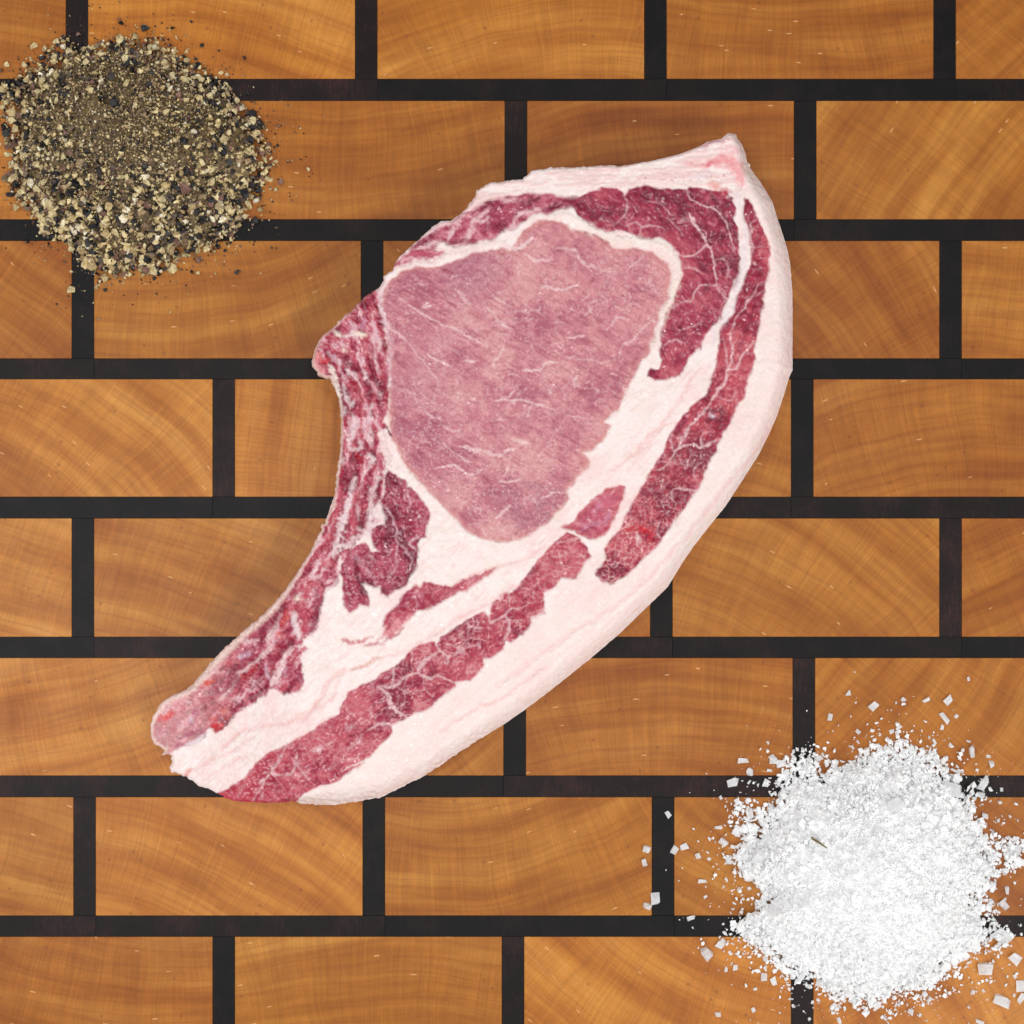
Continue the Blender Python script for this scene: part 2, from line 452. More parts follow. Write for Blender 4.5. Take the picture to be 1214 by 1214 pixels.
cap_poly = [(874, 100), (874, 172), (876, 205), (886, 237), (906, 290), (905, 330), (897, 400), (880, 460), (855, 520), (825, 590), (780, 645), (712, 688), (660, 712), (600, 765), (480, 850), (420, 905), (345, 955), (300, 1150), (1200, 1150), (1200, 100)]
CAP = sdf(cap_poly, 20) > 0
part[CAP] = 1
capm = sstep(-6, 14, sdf(cap_poly, 20))
col = mix(col, lin(244, 214, 208), 0.35 * capm * capdir)
col = mix(col, lin(247, 226, 219), 0.5 * capm)
# the rolled-over outer band is a shade pinker, and a faint pink line parts it from the cut face
band = [(939, 456), (926, 492), (905, 522), (890, 545), (868, 568), (846, 598), (820, 630), (790, 662), (760, 692), (725, 720), (690, 742), (640, 776), (590, 812)]
def stroke_mask(pts, w, soft=1.0, taper=True, smooth=True, lim=14, noisy=0.35):
    w = w * 0.8; soft = soft * 1.7
    P = catmull(pts, 5, False) if smooth and len(pts) > 2 else pts
    n = len(P); m = np.zeros(PX.shape, np.float32)
    lim = w + soft * 3 + 4
    for i in range(n - 1):
        a, b = P[i], P[i + 1]
        i0 = max(0, int((min(a[0], b[0]) - lim - GX0) / ST)); i1 = min(nx, int((max(a[0], b[0]) + lim - GX0) / ST) + 2)
        j0 = max(0, int((min(a[1], b[1]) - lim - GY0) / ST)); j1 = min(ny, int((max(a[1], b[1]) + lim - GY0) / ST) + 2)
        if i0 >= i1 or j0 >= j1: continue
        x = RX[j0:j1, i0:i1]; y = RY[j0:j1, i0:i1]
        ex, ey = b[0] - a[0], b[1] - a[1]
        t = np.clip(((x - a[0]) * ex + (y - a[1]) * ey) / (ex * ex + ey * ey + 1e-9), 0, 1)
        dd = np.hypot(x - a[0] - t * ex, y - a[1] - t * ey)
        s = (i + t) / (n - 1)
        ww = w / 2 * (np.clip(np.minimum(s, 1 - s) * 3.2 + 0.18, 0, 1) if taper else 1.0)
        ww = ww * np.clip(0.85 + 2.6 * jit[j0:j1, i0:i1], 0.1, 2)
        m[j0:j1, i0:i1] = np.maximum(m[j0:j1, i0:i1], 1 - sstep(ww - soft * 0.5, ww + soft, dd))
    return m

def stroke(pts, w, c=None, a=0.9, soft=1.0, dh=0.0, taper=True):
    global col, hgt
    m = stroke_mask(pts, w, soft, taper)
    m = m * np.clip(0.42 + 1.15 * STN, 0, 1)
    col = mix(col, lin(228, 188, 190) if c is None else c, m * a)
    if dh: hgt += m * dh

stroke(band, 3.0, lin(240, 190, 186), 0.55, 3.0, -0.25)
stroke([(x + 4, y + 5) for x, y in band], 3.0, lin(250, 236, 230), 0.4, 3.0, 0.1)
# strata in the fat between the muscles
for pts, w in ((Z(650, 400, 4.047, [(690, 190), (640, 290), (560, 390), (480, 490), (400, 570), (300, 640)]), 2.5),
               (Z(650, 400, 4.047, [(700, 420), (560, 420), (520, 470), (430, 560)]), 1.5),
               (Z(350, 620, 4.047, [(1200, 110), (1080, 180), (960, 210), (840, 250)]), 2.0),
               (Z(350, 620, 4.047, [(1214, 320), (1060, 300), (900, 400), (760, 470), (560, 600), (420, 640)]), 2.0),
               (Z(350, 620, 4.047, [(30, 960), (110, 860), (160, 760), (240, 700)]), 2.5),
               (Z(350, 620, 4.047, [(0, 930), (110, 890), (180, 830), (210, 760)]), 2.0),
               (Z(150, 680, 4.047, [(930, 600), (860, 690), (700, 730), (560, 760), (440, 860)]), 2.0),
               (Z(150, 680, 4.047, [(960, 560), (1000, 500), (1060, 470)]), 1.8),
               (Z(150, 680, 4.047, [(300, 960), (400, 900), (520, 850), (600, 790)]), 2.2),
               (Z(150, 680, 4.047, [(360, 1000), (480, 930), (560, 880)]), 2.2),
               (Z(165, 790, 8.67, [(820, 860), (930, 770), (1000, 700)]), 2.0),
               (Z(350, 620, 4.047, [(700, 1000), (850, 900), (1000, 830), (1200, 690)]), 2.0)):
    stroke(pts, w, lin(234, 178, 174), 0.55, 2.2, -0.18)
stroke(Z(165, 790, 8.67, [(440, 1160), (470, 1110), (510, 1080)]), 4, lin(222, 120, 105), 0.8, 2)

# --- lean tissue builders
cellF1, cellF2, cellR = worley(QX / 23 + 0.25 * (fbm(PX / 18, PY / 18, 61) - 0.5), QY / 19, 5)
fineF1, fineF2, fineR = worley(QX / 7.2, QY / 6.2, 6)
grain = fbm(PX / 2.0, PY / 2.0, 62, 2)
med = fbm(PX / 9, PY / 9, 63, 3)
big = fbm(PX / 42, PY / 42, 64, 2)
WETN = fbm(PX / 6.0, PY / 6.0, 65, 1)

def fibre(ang, ls, ws, seed):
    c, s = math.cos(ang), math.sin(ang)
    u = PX * c + PY * s; v = -PX * s + PY * c
    v = v + 3.5 * (med - 0.5)
    return fbm(u / ls, v / ws, seed, 3)

regs = {}
def lean(pid, pts, dark, mid, light, edge=1.5, rag=2.0, fib=(0.9, 16, 3.2, 71), cells=0.0, fine=0.0, pale=0.25, dh=0.0, rg=0.33, smooth=True, rim=None, veins=0.32):
    """one muscle: its outline with a ragged edge, colours, fibres and lobules"""
    global col, hgt, rough
    P = catmull(pts, 3) if smooth else pts
    d = sdf(P, 16, LX, LY) + 0.5 * rag * jit
    a = sstep(-edge - 0.6, edge + 0.4, d)
    f = fibre(*fib)
    t = np.clip(0.50 + 1.5 * (big - 0.5) + 0.85 * (med - 0.5) + 0.75 * (f - 0.5) + 0.5 * (grain - 0.5), 0, 1)
    c = np.where((t < 0.5)[..., None], dark + (mid - dark) * (t * 2)[..., None], mid + (light - mid) * ((t - 0.5) * 2)[..., None])
    if pale > 0:                                    # fine pale flecks of fat between fibres
        fl = sstep(0.66, 0.80, fibre(fib[0], fib[1] * 0.45, 1.7, fib[3] + 9)) * sstep(0.38, 0.6, med)
        c = mix(c, lin(222, 170, 176), 0.7 * pale * fl)
    rv = 1 - np.abs(2 * fbm(RX / 19 + 5, RY / 13, fib[3] + 21, 2) - 1) 
    rv = sstep(0.955, 0.995, rv) * sstep(0.45, 0.62, fbm(PX / 24, PY / 24, fib[3] + 22, 2))
    c = mix(c, lin(226, 180, 182), veins * rv)
    rk = 1 - np.abs(2 * fbm(QX / 8 + 9, QY / 6, fib[3] + 23, 2) - 1)
    c = mix(c, dark * 0.8, 0.30 * sstep(0.95, 1.0, rk) * sstep(0.4, 0.6, fbm(PX / 18, PY / 18, fib[3] + 24, 2)))
    if fine > 0:
        e = 1 - sstep(0.03, 0.20, fineF2 - fineF1)
        c = mix(c, lin(226, 160, 160), fine * e * sstep(0.3, 0.6, med))
    if cells > 0:
        e = 1 - sstep(0.01, 0.075, cellF2 - cellF1)
        c = mix(c, lin(232, 190, 188), cells * e)
        hgt -= 0.10 * e * a * cells
    if rim is not None:
        c = mix(c, rim, 0.55 * (1 - sstep(1.5, 8, d)))
    col = col * (1 - a[..., None]) + c * a[..., None]
    hgt += a * dh
    hgt += a * (0.22 * (f - 0.5) + 0.03 * (grain - 0.5) + 0.25 * (med - 0.5) + 0.50 * (WETN - 0.5))
    hgt -= 0.16 * np.exp(-(d / 1.6) ** 2)
    rough = rough * (1 - a) + rg * a
    part[d > 0] = pid
    regs[pid] = d
    return d

DK, MD, LT = lin(128, 44, 66), lin(160, 66, 88), lin(186, 98, 114)

# loin eye
eye = Z(440, 280, 6.07, [(90, 620), (65, 560), (72, 430), (115, 340), (200, 262), (400, 215), (500, 215), (600, 180), (720, 130), (850, 95), (920, 90), (1000, 110)])
eye += Z(400, 120, 4.047, [(880, 640), (940, 590), (1010, 565), (1080, 590), (1140, 630)])
eye += Z(620, 260, 6.07, [(360, 75), (430, 95), (540, 130), (610, 175), (640, 205), (740, 210), (840, 215), (930, 245), (1010, 300), (1060, 370), (1062, 430), (1040, 500), (1035, 580), (990, 630), (965, 720), (950, 820), (925, 900), (915, 960)])
eye += Z(650, 400, 4.047, [(490, 78), (450, 110), (410, 180), (370, 260), (330, 350), (305, 370), (268, 405), (297, 430), (262, 495), (230, 520), (172, 550), (192, 600), (185, 630), (138, 660), (120, 700), (95, 730), (107, 768), (85, 795), (40, 840), (0, 890)])
eye += Z(350, 380, 4.047, [(1180, 985), (1120, 1035), (1050, 1060), (960, 1062), (880, 1045), (800, 990), (720, 900), (640, 810), (560, 730), (500, 640), (462, 545), (447, 450), (450, 350), (457, 250), (445, 130)])
d = lean(2, eye, lin(176, 98, 116), lin(199, 125, 135), lin(218, 155, 156), edge=1.8, rag=1.5, fib=(0.55, 22, 3.0, 81), fine=0.0, pale=0.55, dh=-0.25, rg=0.36, smooth=False, rim=lin(214, 148, 140))
em = sstep(-1, 2, d)
col = mix(col, lin(207, 132, 138), 0.5 * em * sstep(600, 760, PX - 0.25 * (PY - 400)) * sstep(0.3, 0.7, med))
col = mix(col, lin(178, 104, 128), 0.35 * em * sstep(590, 470, PX) * sstep(0.35, 0.65, big))
col = mix(col, lin(160, 92, 116), 0.6 * em * sstep(60, 20, np.hypot(PX - 632, (PY - 598) * 1.4)) * sstep(0.3, 0.7, med))
col = mix(col, lin(172, 104, 128), 0.5 * em * sstep(55, 15, np.hypot(PX - 560, PY - 320)))
lobF1, lobF2, lobR = worley(QX / 34 + 0.6 * (big - 0.5), QY / 27 + 0.6 * (med - 0.5), 15)
le = (1 - sstep(0.015, 0.09, lobF2 - lobF1)) * sstep(0.42, 0.62, fbm(PX / 22, PY / 22, 91, 2))
col = mix(col, lin(226, 182, 182), 0.32 * em * le)
sp = sstep(0.74, 0.86, fbm(PX / 1.7, PY / 1.7, 92, 1)) * sstep(0.4, 0.65, fbm(PX / 30, PY / 30, 93, 2))
col = mix(col, lin(232, 196, 196), 0.45 * em * sp)
dkp = sstep(0.74, 0.86, fbm(PX / 2.4, PY / 2.0, 94, 1)) * sstep(0.45, 0.6, fbm(PX / 26, PY / 26, 95, 2))
col = mix(col, lin(146, 70, 92), 0.22 * em * dkp)

# upper chain of red muscle on the left shoulder of the chop
lean(3, Z(450, 190, 6.07, [(225, 640), (300, 570), (420, 480), (520, 440), (620, 375), (740, 300), (860, 258), (1000, 250), (1120, 240), (1214, 250), (1330, 262), (1440, 280), (1330, 345), (1214, 380), (1080, 400), (1010, 450), (960, 500), (900, 520), (800, 570), (640, 600), (540, 620), (450, 600), (400, 640), (300, 640)]),
     lin(136, 40, 66), lin(176, 74, 98), lin(205, 120, 134), edge=2.2, rag=2.5, fib=(-0.6, 14, 3.4, 101), pale=0.5, dh=-0.35, rg=0.28)
lean(3, Z(450, 190, 6.07, [(90, 780), (130, 715), (225, 645), (330, 640), (420, 650), (470, 670), (380, 720), (230, 740), (150, 765)]),
     lin(180, 70, 95), lin(205, 110, 125), lin(226, 160, 165), edge=2.5, rag=2.5, fib=(-0.4, 12, 3.0, 102), pale=0.5, dh=-0.2, rg=0.30)
for pts, w in ((Z(450, 190, 6.07, [(615, 585), (660, 500), (690, 430), (780, 355)]), 5.5),
               (Z(450, 190, 6.07, [(500, 570), (530, 500), (570, 460)]), 5),
               (Z(450, 190, 6.07, [(690, 430), (760, 440), (790, 400)]), 4),
               (Z(450, 190, 6.07, [(870, 280), (930, 290), (990, 270)]), 5),
               (Z(450, 190, 6.07, [(350, 520), (430, 470), (520, 450), (600, 400)]), 4),
               (Z(450, 190, 6.07, [(280, 640), (380, 600), (430, 590)]), 4),
               (Z(450, 190, 6.07, [(900, 490), (960, 470), (1000, 400), (1080, 370), (1160, 350)]), 6),
               (Z(450, 190, 6.07, [(160, 740), (200, 710), (260, 720), (330, 700)]), 3)):
    stroke(pts, w, lin(234, 192, 196), 0.85, 2.0, 0.35)
for pts, w in ((Z(450, 190, 6.07, [(660, 380), (740, 330), (820, 290)]), 4),
               (Z(450, 190, 6.07, [(840, 480), (880, 485), (900, 450)]), 6),
               (Z(450, 190, 6.07, [(490, 600), (560, 590), (680, 580)]), 4),
               (Z(450, 190, 6.07, [(1050, 330), (1100, 290), (1160, 270)]), 6),
               (Z(650, 120, 4.047, [(-30, 520), (40, 500), (90, 475), (138, 465)]), 3.2)):
    stroke(pts, w, lin(112, 24, 50), 0.75, 2.0, -0.35)

# cap muscle, top right
cap = Z(650, 120, 4.047, [(105, 490), (140, 465), (180, 445), (270, 418), (330, 425), (362, 455), (385, 425), (420, 405), (520, 415), (620, 425), (665, 420), (690, 408), (740, 418), (780, 425), (860, 440), (885, 475), (895, 520), (905, 600), (918, 700), (916, 800), (890, 880), (862, 945), (820, 1040), (760, 1120), (725, 1190)])
cap += Z(650, 400, 4.047, [(715, 50), (690, 95), (650, 150), (610, 188), (560, 205), (510, 208), (478, 190), (492, 150), (530, 150), (545, 100), (540, 50), (535, 0)])
cap += Z(650, 120, 4.047, [(545, 1080), (565, 1020), (592, 975), (612, 900), (642, 830), (636, 760), (600, 700), (540, 660), (440, 658), (380, 625), (280, 622), (200, 588), (140, 545)])
lean(4, cap, lin(118, 30, 54), lin(162, 54, 78), lin(190, 88, 102), edge=1.1, rag=1.6, fib=(0.9, 9, 2.6, 111), pale=0.45, dh=-0.15, rg=0.30, smooth=False)
K = (650, 120, 4.047)
for pts, w, a in (([(670, 540), (705, 580), (740, 630), (765, 690), (795, 750), (800, 800), (802, 880)], 2.6, .95),
                  ([(670, 540), (690, 570), (715, 600), (735, 630)], 4.0, .9),
                  ([(802, 880), (830, 920), (862, 945)], 2.2, .7),
                  ([(665, 425), (690, 470), (740, 500), (790, 515), (835, 560), (865, 610), (880, 660), (892, 720)], 1.7, .8),
                  ([(780, 510), (797, 505), (797, 525)], 3, .8),
                  ([(640, 745), (700, 748)], 2.4, .85), ([(700, 748), (735, 715), (762, 690)], 1.6, .8),
                  ([(800, 880), (740, 890), (705, 930), (690, 960), (645, 968), (610, 955)], 2.0, .7),
                  ([(440, 655), (450, 610), (500, 598), (560, 620)], 1.8, .6), ([(450, 610), (420, 585), (370, 600)], 1.4, .5),
                  ([(362, 455), (375, 500), (360, 560), (330, 590)], 2.0, .5), ([(480, 485), (540, 500), (580, 540)], 2.2, .45),
                  ([(560, 560), (610, 590), (640, 640)], 2.2, .4), ([(800, 760), (850, 770), (862, 840)], 3, .45),
                  ([(640, 800), (700, 800), (740, 830)], 1.4, .5), ([(620, 1100), (690, 1080), (740, 1060)], 1.6, .5),
                  ([(860, 440), (890, 455), (905, 440)], 5, .5), ([(560, 1170), (600, 1140), (640, 1150)], 1.6, .6),
                  ([(810, 880), (850, 930), (830, 1000)], 1.8, .4)):
    stroke(Z(*K, pts), w, None, a, 1.0, 0.05)
stroke(Z(*K, [(890, 740), (908, 820), (895, 900)]), 3.5, lin(140, 20, 44), 0.7, 3, -0.1)
stroke(Z(*K, [(715, 760), (740, 800), (780, 825)]), 4, lin(92, 24, 48), 0.7, 2.5, -0.15)
stroke(Z(*K, [(630, 1070), (636, 1100)]), 2.5, lin(120, 8, 36), 0.9, 1.2, -0.2)
stroke(Z(*K, [(570, 870), (580, 950), (545, 1010), (530, 1080), (512, 1180)]), 3, lin(214, 150, 142), 0.3, 2)

# the long outer muscle
outer = Z(650, 120, 4.047, [(942, 475), (960, 475), (980, 500), (1010, 560), (1045, 640), (1060, 720), (1060, 800), (1042, 900), (1030, 960), (1020, 1050), (1000, 1120), (990, 1190)])
outer += Z(650, 400, 4.047, [(996, 50), (985, 120), (965, 190), (935, 290), (900, 345), (870, 420), (815, 495), (800, 550), (770, 610), (730, 700), (690, 770), (640, 840), (600, 890), (530, 990), (440, 1080), (370, 1145), (300, 1180), (262, 1172), (232, 1140), (240, 1105), (280, 1070), (262, 1015), (290, 985), (325, 950), (360, 880), (400, 800), (440, 720), (500, 640), (550, 550), (590, 450), (680, 340), (760, 270), (800, 170), (808, 80), (820, 0)])
outer += Z(650, 120, 4.047, [(822, 1120), (840, 1070), (890, 1010), (905, 940), (945, 850), (970, 770), (974, 700), (960, 640), (950, 590), (935, 520)])
dO = lean(5, outer, lin(130, 32, 54), lin(170, 56, 76), lin(196, 90, 100), edge=1.4, rag=1.8, fib=(2.0, 10, 2.8, 121), pale=0.5, fine=0.0, dh=-0.15, rg=0.30, smooth=False)
# lower end of it is granular, edge beads of fat
low = sstep(500, 640, PY) * sstep(-1, 2, dO)
e = 1 - sstep(0.03, 0.22, fineF2 - fineF1)
col = mix(col, lin(230, 176, 172), 0.62 * low * e * sstep(0.25, 0.55, med))
K = (650, 400, 4.047)
for pts, w, a in (([(990, 20), (950, 60), (915, 110), (900, 150), (865, 160), (850, 210), (820, 250), (780, 310), (740, 360), (680, 430), (640, 480), (620, 540), (570, 610), (530, 640)], 2.6, .85),
                  ([(865, 160), (880, 90), (890, 20)], 2.0, .75), ([(840, 0), (850, 80), (865, 150)], 1.4, .5),
                  ([(810, 492), (770, 510), (735, 528), (700, 512), (650, 520), (610, 545)], 2.6, .85),
                  ([(735, 528), (730, 480), (745, 460)], 1.6, .7), ([(715, 740), (660, 728), (600, 732)], 2.4, .7),
                  ([(600, 730), (590, 760), (600, 790)], 1.6, .5), ([(545, 680), (530, 740)], 1.6, .6),
                  ([(420, 935), (430, 965), (425, 985)], 5.5, .8), ([(820, 280), (870, 300), (910, 260)], 1.6, .5),
                  ([(600, 540), (590, 480), (610, 440)], 1.5, .5), ([(535, 880), (520, 930), (540, 960)], 1.8, .4),
                  ([(690, 540), (660, 620), (620, 560)], 1.4, .35), ([(740, 600), (700, 640), (720, 700)], 1.4, .35)):
    stroke(Z(*K, pts), w, None, a, 1.0, 0.05)
K2 = (650, 120, 4.047)
for pts, w, a in (([(1010, 870), (960, 950), (920, 1020), (880, 1090), (885, 1214)], 2.0, .7), ([(1000, 560), (975, 590), (1000, 620)], 1.6, .4),
                  ([(975, 690), (1000, 700), (1040, 690)], 1.3, .5), ([(1040, 900), (1000, 930), (960, 930)], 1.3, .4),
                  ([(960, 560), (975, 600), (965, 650), (985, 700), (975, 770)], 3.0, .45)):
    stroke(Z(*K2, pts), w, None, a, 1.0, 0.05)
for pts, w, c, a in (([(755, 350), (790, 345), (835, 350), (830, 385), (780, 390), (750, 400)], 8, lin(96, 24, 44), .75),
                     ([(770, 375), (790, 372)], 3.5, lin(214, 190, 204), .85),
                     ([(370, 920), (420, 915), (470, 925), (510, 915)], 4.5, lin(196, 18, 34), .8),
                     ([(440, 905), (490, 940), (480, 975)], 8, lin(200, 24, 40), .7),
                     ([(860, 330), (890, 345)], 4, lin(186, 24, 44), .7), ([(930, 10), (915, 60)], 6, lin(110, 28, 60), .6),
                     ([(480, 870), (500, 900)], 10, lin(132, 30, 44), .5), ([(880, 230), (910, 190)], 10, lin(190, 50, 70), .5)):
    stroke(Z(*K, pts), w, c, a, 2.5, -0.15)
for k in range(26):                                # beads of fat biting into the outer muscle's margin
    pass

# small rounded muscle between eye and belly
lean(6, Z(650, 400, 4.047, [(350, 708), (372, 725), (345, 800), (310, 880), (270, 945), (215, 972), (150, 952), (125, 925), (68, 912), (130, 868), (185, 805), (250, 750), (300, 718)]),
     lin(120, 26, 60), lin(170, 54, 82), lin(198, 98, 116), edge=1.6, rag=2, fib=(2.2, 8, 3, 131), pale=0.5, dh=-0.2, rg=0.28, rim=lin(196, 96, 100))
for pts, w, a in (([(150, 930), (200, 900), (270, 880), (290, 840)], 5, .45), ([(215, 780), (250, 800), (220, 830)], 5, .4)):
    stroke(Z(650, 400, 4.047, pts), w, lin(206, 150, 176), a, 2.0)

# belly strip
bel = Z(650, 400, 4.047, [(90, 938), (140, 965), (192, 1008), (200, 1050), (165, 1085), (130, 1152), (95, 1152), (60, 1160), (30, 1200), (-15, 1230)])
bel += Z(350, 620, 4.047, [(1190, 430), (1135, 455), (1128, 490), (1060, 555), (1030, 570), (1005, 560), (1000, 600), (950, 640), (905, 645), (905, 680), (870, 725), (830, 750), (770, 760), (770, 785), (700, 840), (660, 880), (600, 905), (550, 920), (520, 950), (470, 965), (475, 1000), (410, 1065), (330, 1135), (215, 1195)])
bel += Z(150, 680, 4.047, [(1140, 905), (1080, 950), (1000, 1000), (910, 1028), (830, 1070), (790, 1120), (640, 1130), (500, 1130), (400, 1070), (440, 1050), (520, 1010), (600, 935), (660, 878), (760, 830)])
bel += Z(350, 620, 4.047, [(0, 1042), (100, 990), (200, 910), (255, 820), (320, 780), (400, 735), (480, 685), (500, 655), (560, 605), (640, 568), (672, 568), (676, 590), (695, 570), (700, 545), (760, 508), (800, 490), (820, 462), (860, 440), (905, 425), (930, 450), (945, 432), (950, 380), (1000, 345), (1040, 330), (1100, 275), (1130, 220), (1150, 190), (1214, 120)])
dB = lean(7, bel, lin(134, 32, 56), lin(172, 60, 80), lin(198, 96, 108), edge=1.2, rag=1.8, fib=(-0.55, 10, 2.8, 141), pale=0.5, cells=0.0, dh=-0.15, rg=0.31, smooth=False)
bm_ = sstep(-1, 2, dB)
rt = sstep(440, 480, PX + 0.6 * (PY - 800))
col = mix(col, lin(230, 184, 184), 0.62 * bm_ * rt * sstep(0.38, 0.62, fbm(PX / 13, PY / 13, 153, 2)) * (1 - sstep(0.0, 0.04 + 0.12 * med, cellF2 - cellF1)))
col = mix(col, lin(230, 176, 176), 0.45 * bm_ * rt * (1 - sstep(0.03, 0.25, fineF2 - fineF1)) * sstep(0.5, 0.65, med))
fl = sstep(0.62, 0.78, fibre(-0.75, 9, 3.2, 151)) * sstep(0.35, 0.6, fbm(PX / 14, PY / 14, 152, 2))
col = mix(col, lin(216, 150, 158), 0.6 * bm_ * (1 - rt) * fl)
col = mix(col, lin(196, 46, 62), 0.45 * bm_ * sstep(350, 270, PX))
K = (350, 620, 4.047)
for pts, w, a in (([(930, 440), (950, 480), (1010, 440), (1030, 420), (1080, 400)], 2.6, .85), ([(1010, 440), (1030, 490), (1010, 560)], 2.6, .85),
                  ([(676, 590), (690, 610), (720, 640), (730, 680)], 3, .85), ([(690, 610), (640, 650), (590, 690), (590, 720)], 3, .85),
                  ([(590, 720), (640, 750), (700, 735), (770, 765)], 2.8, .85), ([(590, 720), (540, 735), (470, 780), (400, 790)], 2.6, .8),
                  ([(400, 790), (450, 830), (460, 880), (530, 925)], 5, .85), ([(480, 690), (470, 740), (460, 780)], 2.5, .7),
                  ([(820, 470), (840, 500), (900, 500)], 2.0, .6), ([(350, 985), (410, 970), (470, 968)], 3.4, .8), ([(250, 1080), (300, 1050), (330, 1010)], 3, .5),
                  ([(100, 1090), (125, 1080)], 6, .7), ([(720, 640), (780, 630), (800, 600), (870, 590)], 2.0, .6), ([(1140, 460), (1180, 440), (1200, 400)], 2.0, .6)):
    stroke(Z(*K, pts), w, None, a, 1.2, -0.05)
K = (150, 680, 4.047)
for pts, w, a in (([(770, 830), (720, 900), (700, 950), (730, 970), (790, 950), (810, 880)], 2.4, .7), ([(700, 950), (660, 990), (640, 1030), (600, 1100)], 2.0, .6),
                  ([(810, 880), (830, 950), (870, 990)], 2.6, .7), ([(650, 985), (630, 1020)], 3, .5), ([(560, 1020), (530, 1080)], 2.0, .5), ([(880, 850), (930, 830), (1000, 800)], 3, .5),
                  ([(1050, 740), (1100, 720)], 4, .5), ([(600, 940), (560, 1000)], 1.5, .5)):
    stroke(Z(*K, pts), w, None, a, 1.4)

# thin seam muscle above the belly strip
dS = lean(8, Z(350, 620, 4.047, [(958, 213), (935, 240), (900, 262), (850, 300), (830, 322), (770, 340), (720, 372), (690, 395), (620, 420), (590, 415), (560, 450), (500, 512), (450, 548), (425, 550), (400, 560), (440, 500), (425, 490), (440, 445), (480, 400), (520, 345), (580, 300), (600, 310), (620, 290), (680, 292), (720, 292), (750, 300), (850, 252), (900, 236)]),
          lin(158, 44, 68), lin(188, 82, 100), lin(222, 146, 150), edge=1.8, rag=3.5, fib=(-0.85, 16, 2.6, 161), pale=0.9, dh=-0.1, rg=0.33, smooth=False)
for pts, w, c, a in (([(960, 213), (900, 250), (850, 290)], 3, lin(190, 70, 86), .6), ([(235, 560), (270, 572), (310, 565), (370, 545)], 4.2, lin(196, 84, 92), .8),
                     ([(330, 592), (390, 575), (450, 560), (520, 500)], 3.0, lin(188, 76, 92), .8), ([(270, 700), (330, 685), (370, 655), (412, 642)], 3.2, lin(214, 132, 112), .75),
                     ([(420, 492), (450, 460)], 2.4, lin(180, 60, 82), .7)):
    stroke(Z(350, 620, 4.047, pts), w, c, a, 1.8, -0.15)

# dark rib muscle beside the eye
rib = Z(380, 480, 8.09, [(650, 640), (700, 660), (740, 700), (800, 720), (820, 790), (870, 795), (920, 830), (980, 930), (1030, 1020), (1040, 1100), (1025, 1214)])
rib += Z(340, 600, 7.14, [(1195, 150), (1175, 260), (1130, 270), (1100, 330), (1118, 420), (1100, 500), (1040, 590), (1000, 680), (930, 720), (860, 770), (800, 745), (790, 690), (730, 690), (660, 640), (620, 640), (690, 720), (690, 850), (600, 850), (580, 880), (520, 915), (495, 860), (480, 780), (460, 700), (465, 560), (480, 440), (560, 370), (600, 320), (660, 300), (690, 320), (720, 380), (780, 380), (740, 330), (710, 250), (700, 190), (760, 160), (830, 150), (810, 60), (790, -20)])
rib += Z(380, 480, 8.09, [(560, 940), (600, 860), (610, 760), (620, 700)])
dR = lean(9, rib, lin(110, 22, 46), lin(154, 46, 70), lin(186, 84, 104), edge=1.2, rag=2.2, fib=(1.1, 7, 2.2, 171), pale=0.35, dh=-0.3, rg=0.27, smooth=False)
col = mix(col, lin(214, 160, 172), 0.42 * sstep(-1, 1, dR) * sstep(0.62, 0.8, fbm(PX / 2.6, PY / 2.2, 172, 2)))
K = (340, 600, 7.14)
for pts, w, a in (([(830, 0), (880, 80), (920, 200), (940, 310), (1000, 370), (1060, 440), (1050, 540)], 2.2, .65), ([(940, 310), (925, 400)], 1.5, .6),
                  ([(1130, 270), (1060, 290), (1040, 330), (1090, 360)], 2.4, .8), ([(860, 640), (900, 560), (940, 480)], 1.6, .6),
                  ([(575, 400), (620, 460), (690, 560), (760, 640)], 5, .4), ([(480, 745), (540, 740)], 2.6, .7), ([(690, 400), (730, 440)], 2.2, .7)):
    stroke(Z(*K, pts), w, lin(220, 176, 186), a, 1.2)
stroke(Z(380, 480, 8.09, [(820, 790), (840, 880), (860, 960), (830, 1000)]), 3.2, lin(222, 170, 180), .7, 1.4)
stroke(Z(*K, [(585, 430), (600, 560), (640, 700)]), 4, lin(84, 12, 36), .6, 2, -0.3)
stroke(Z(*K, [(640, 700), (660, 760)]), 4, lin(84, 12, 36), .6, 2, -0.3)

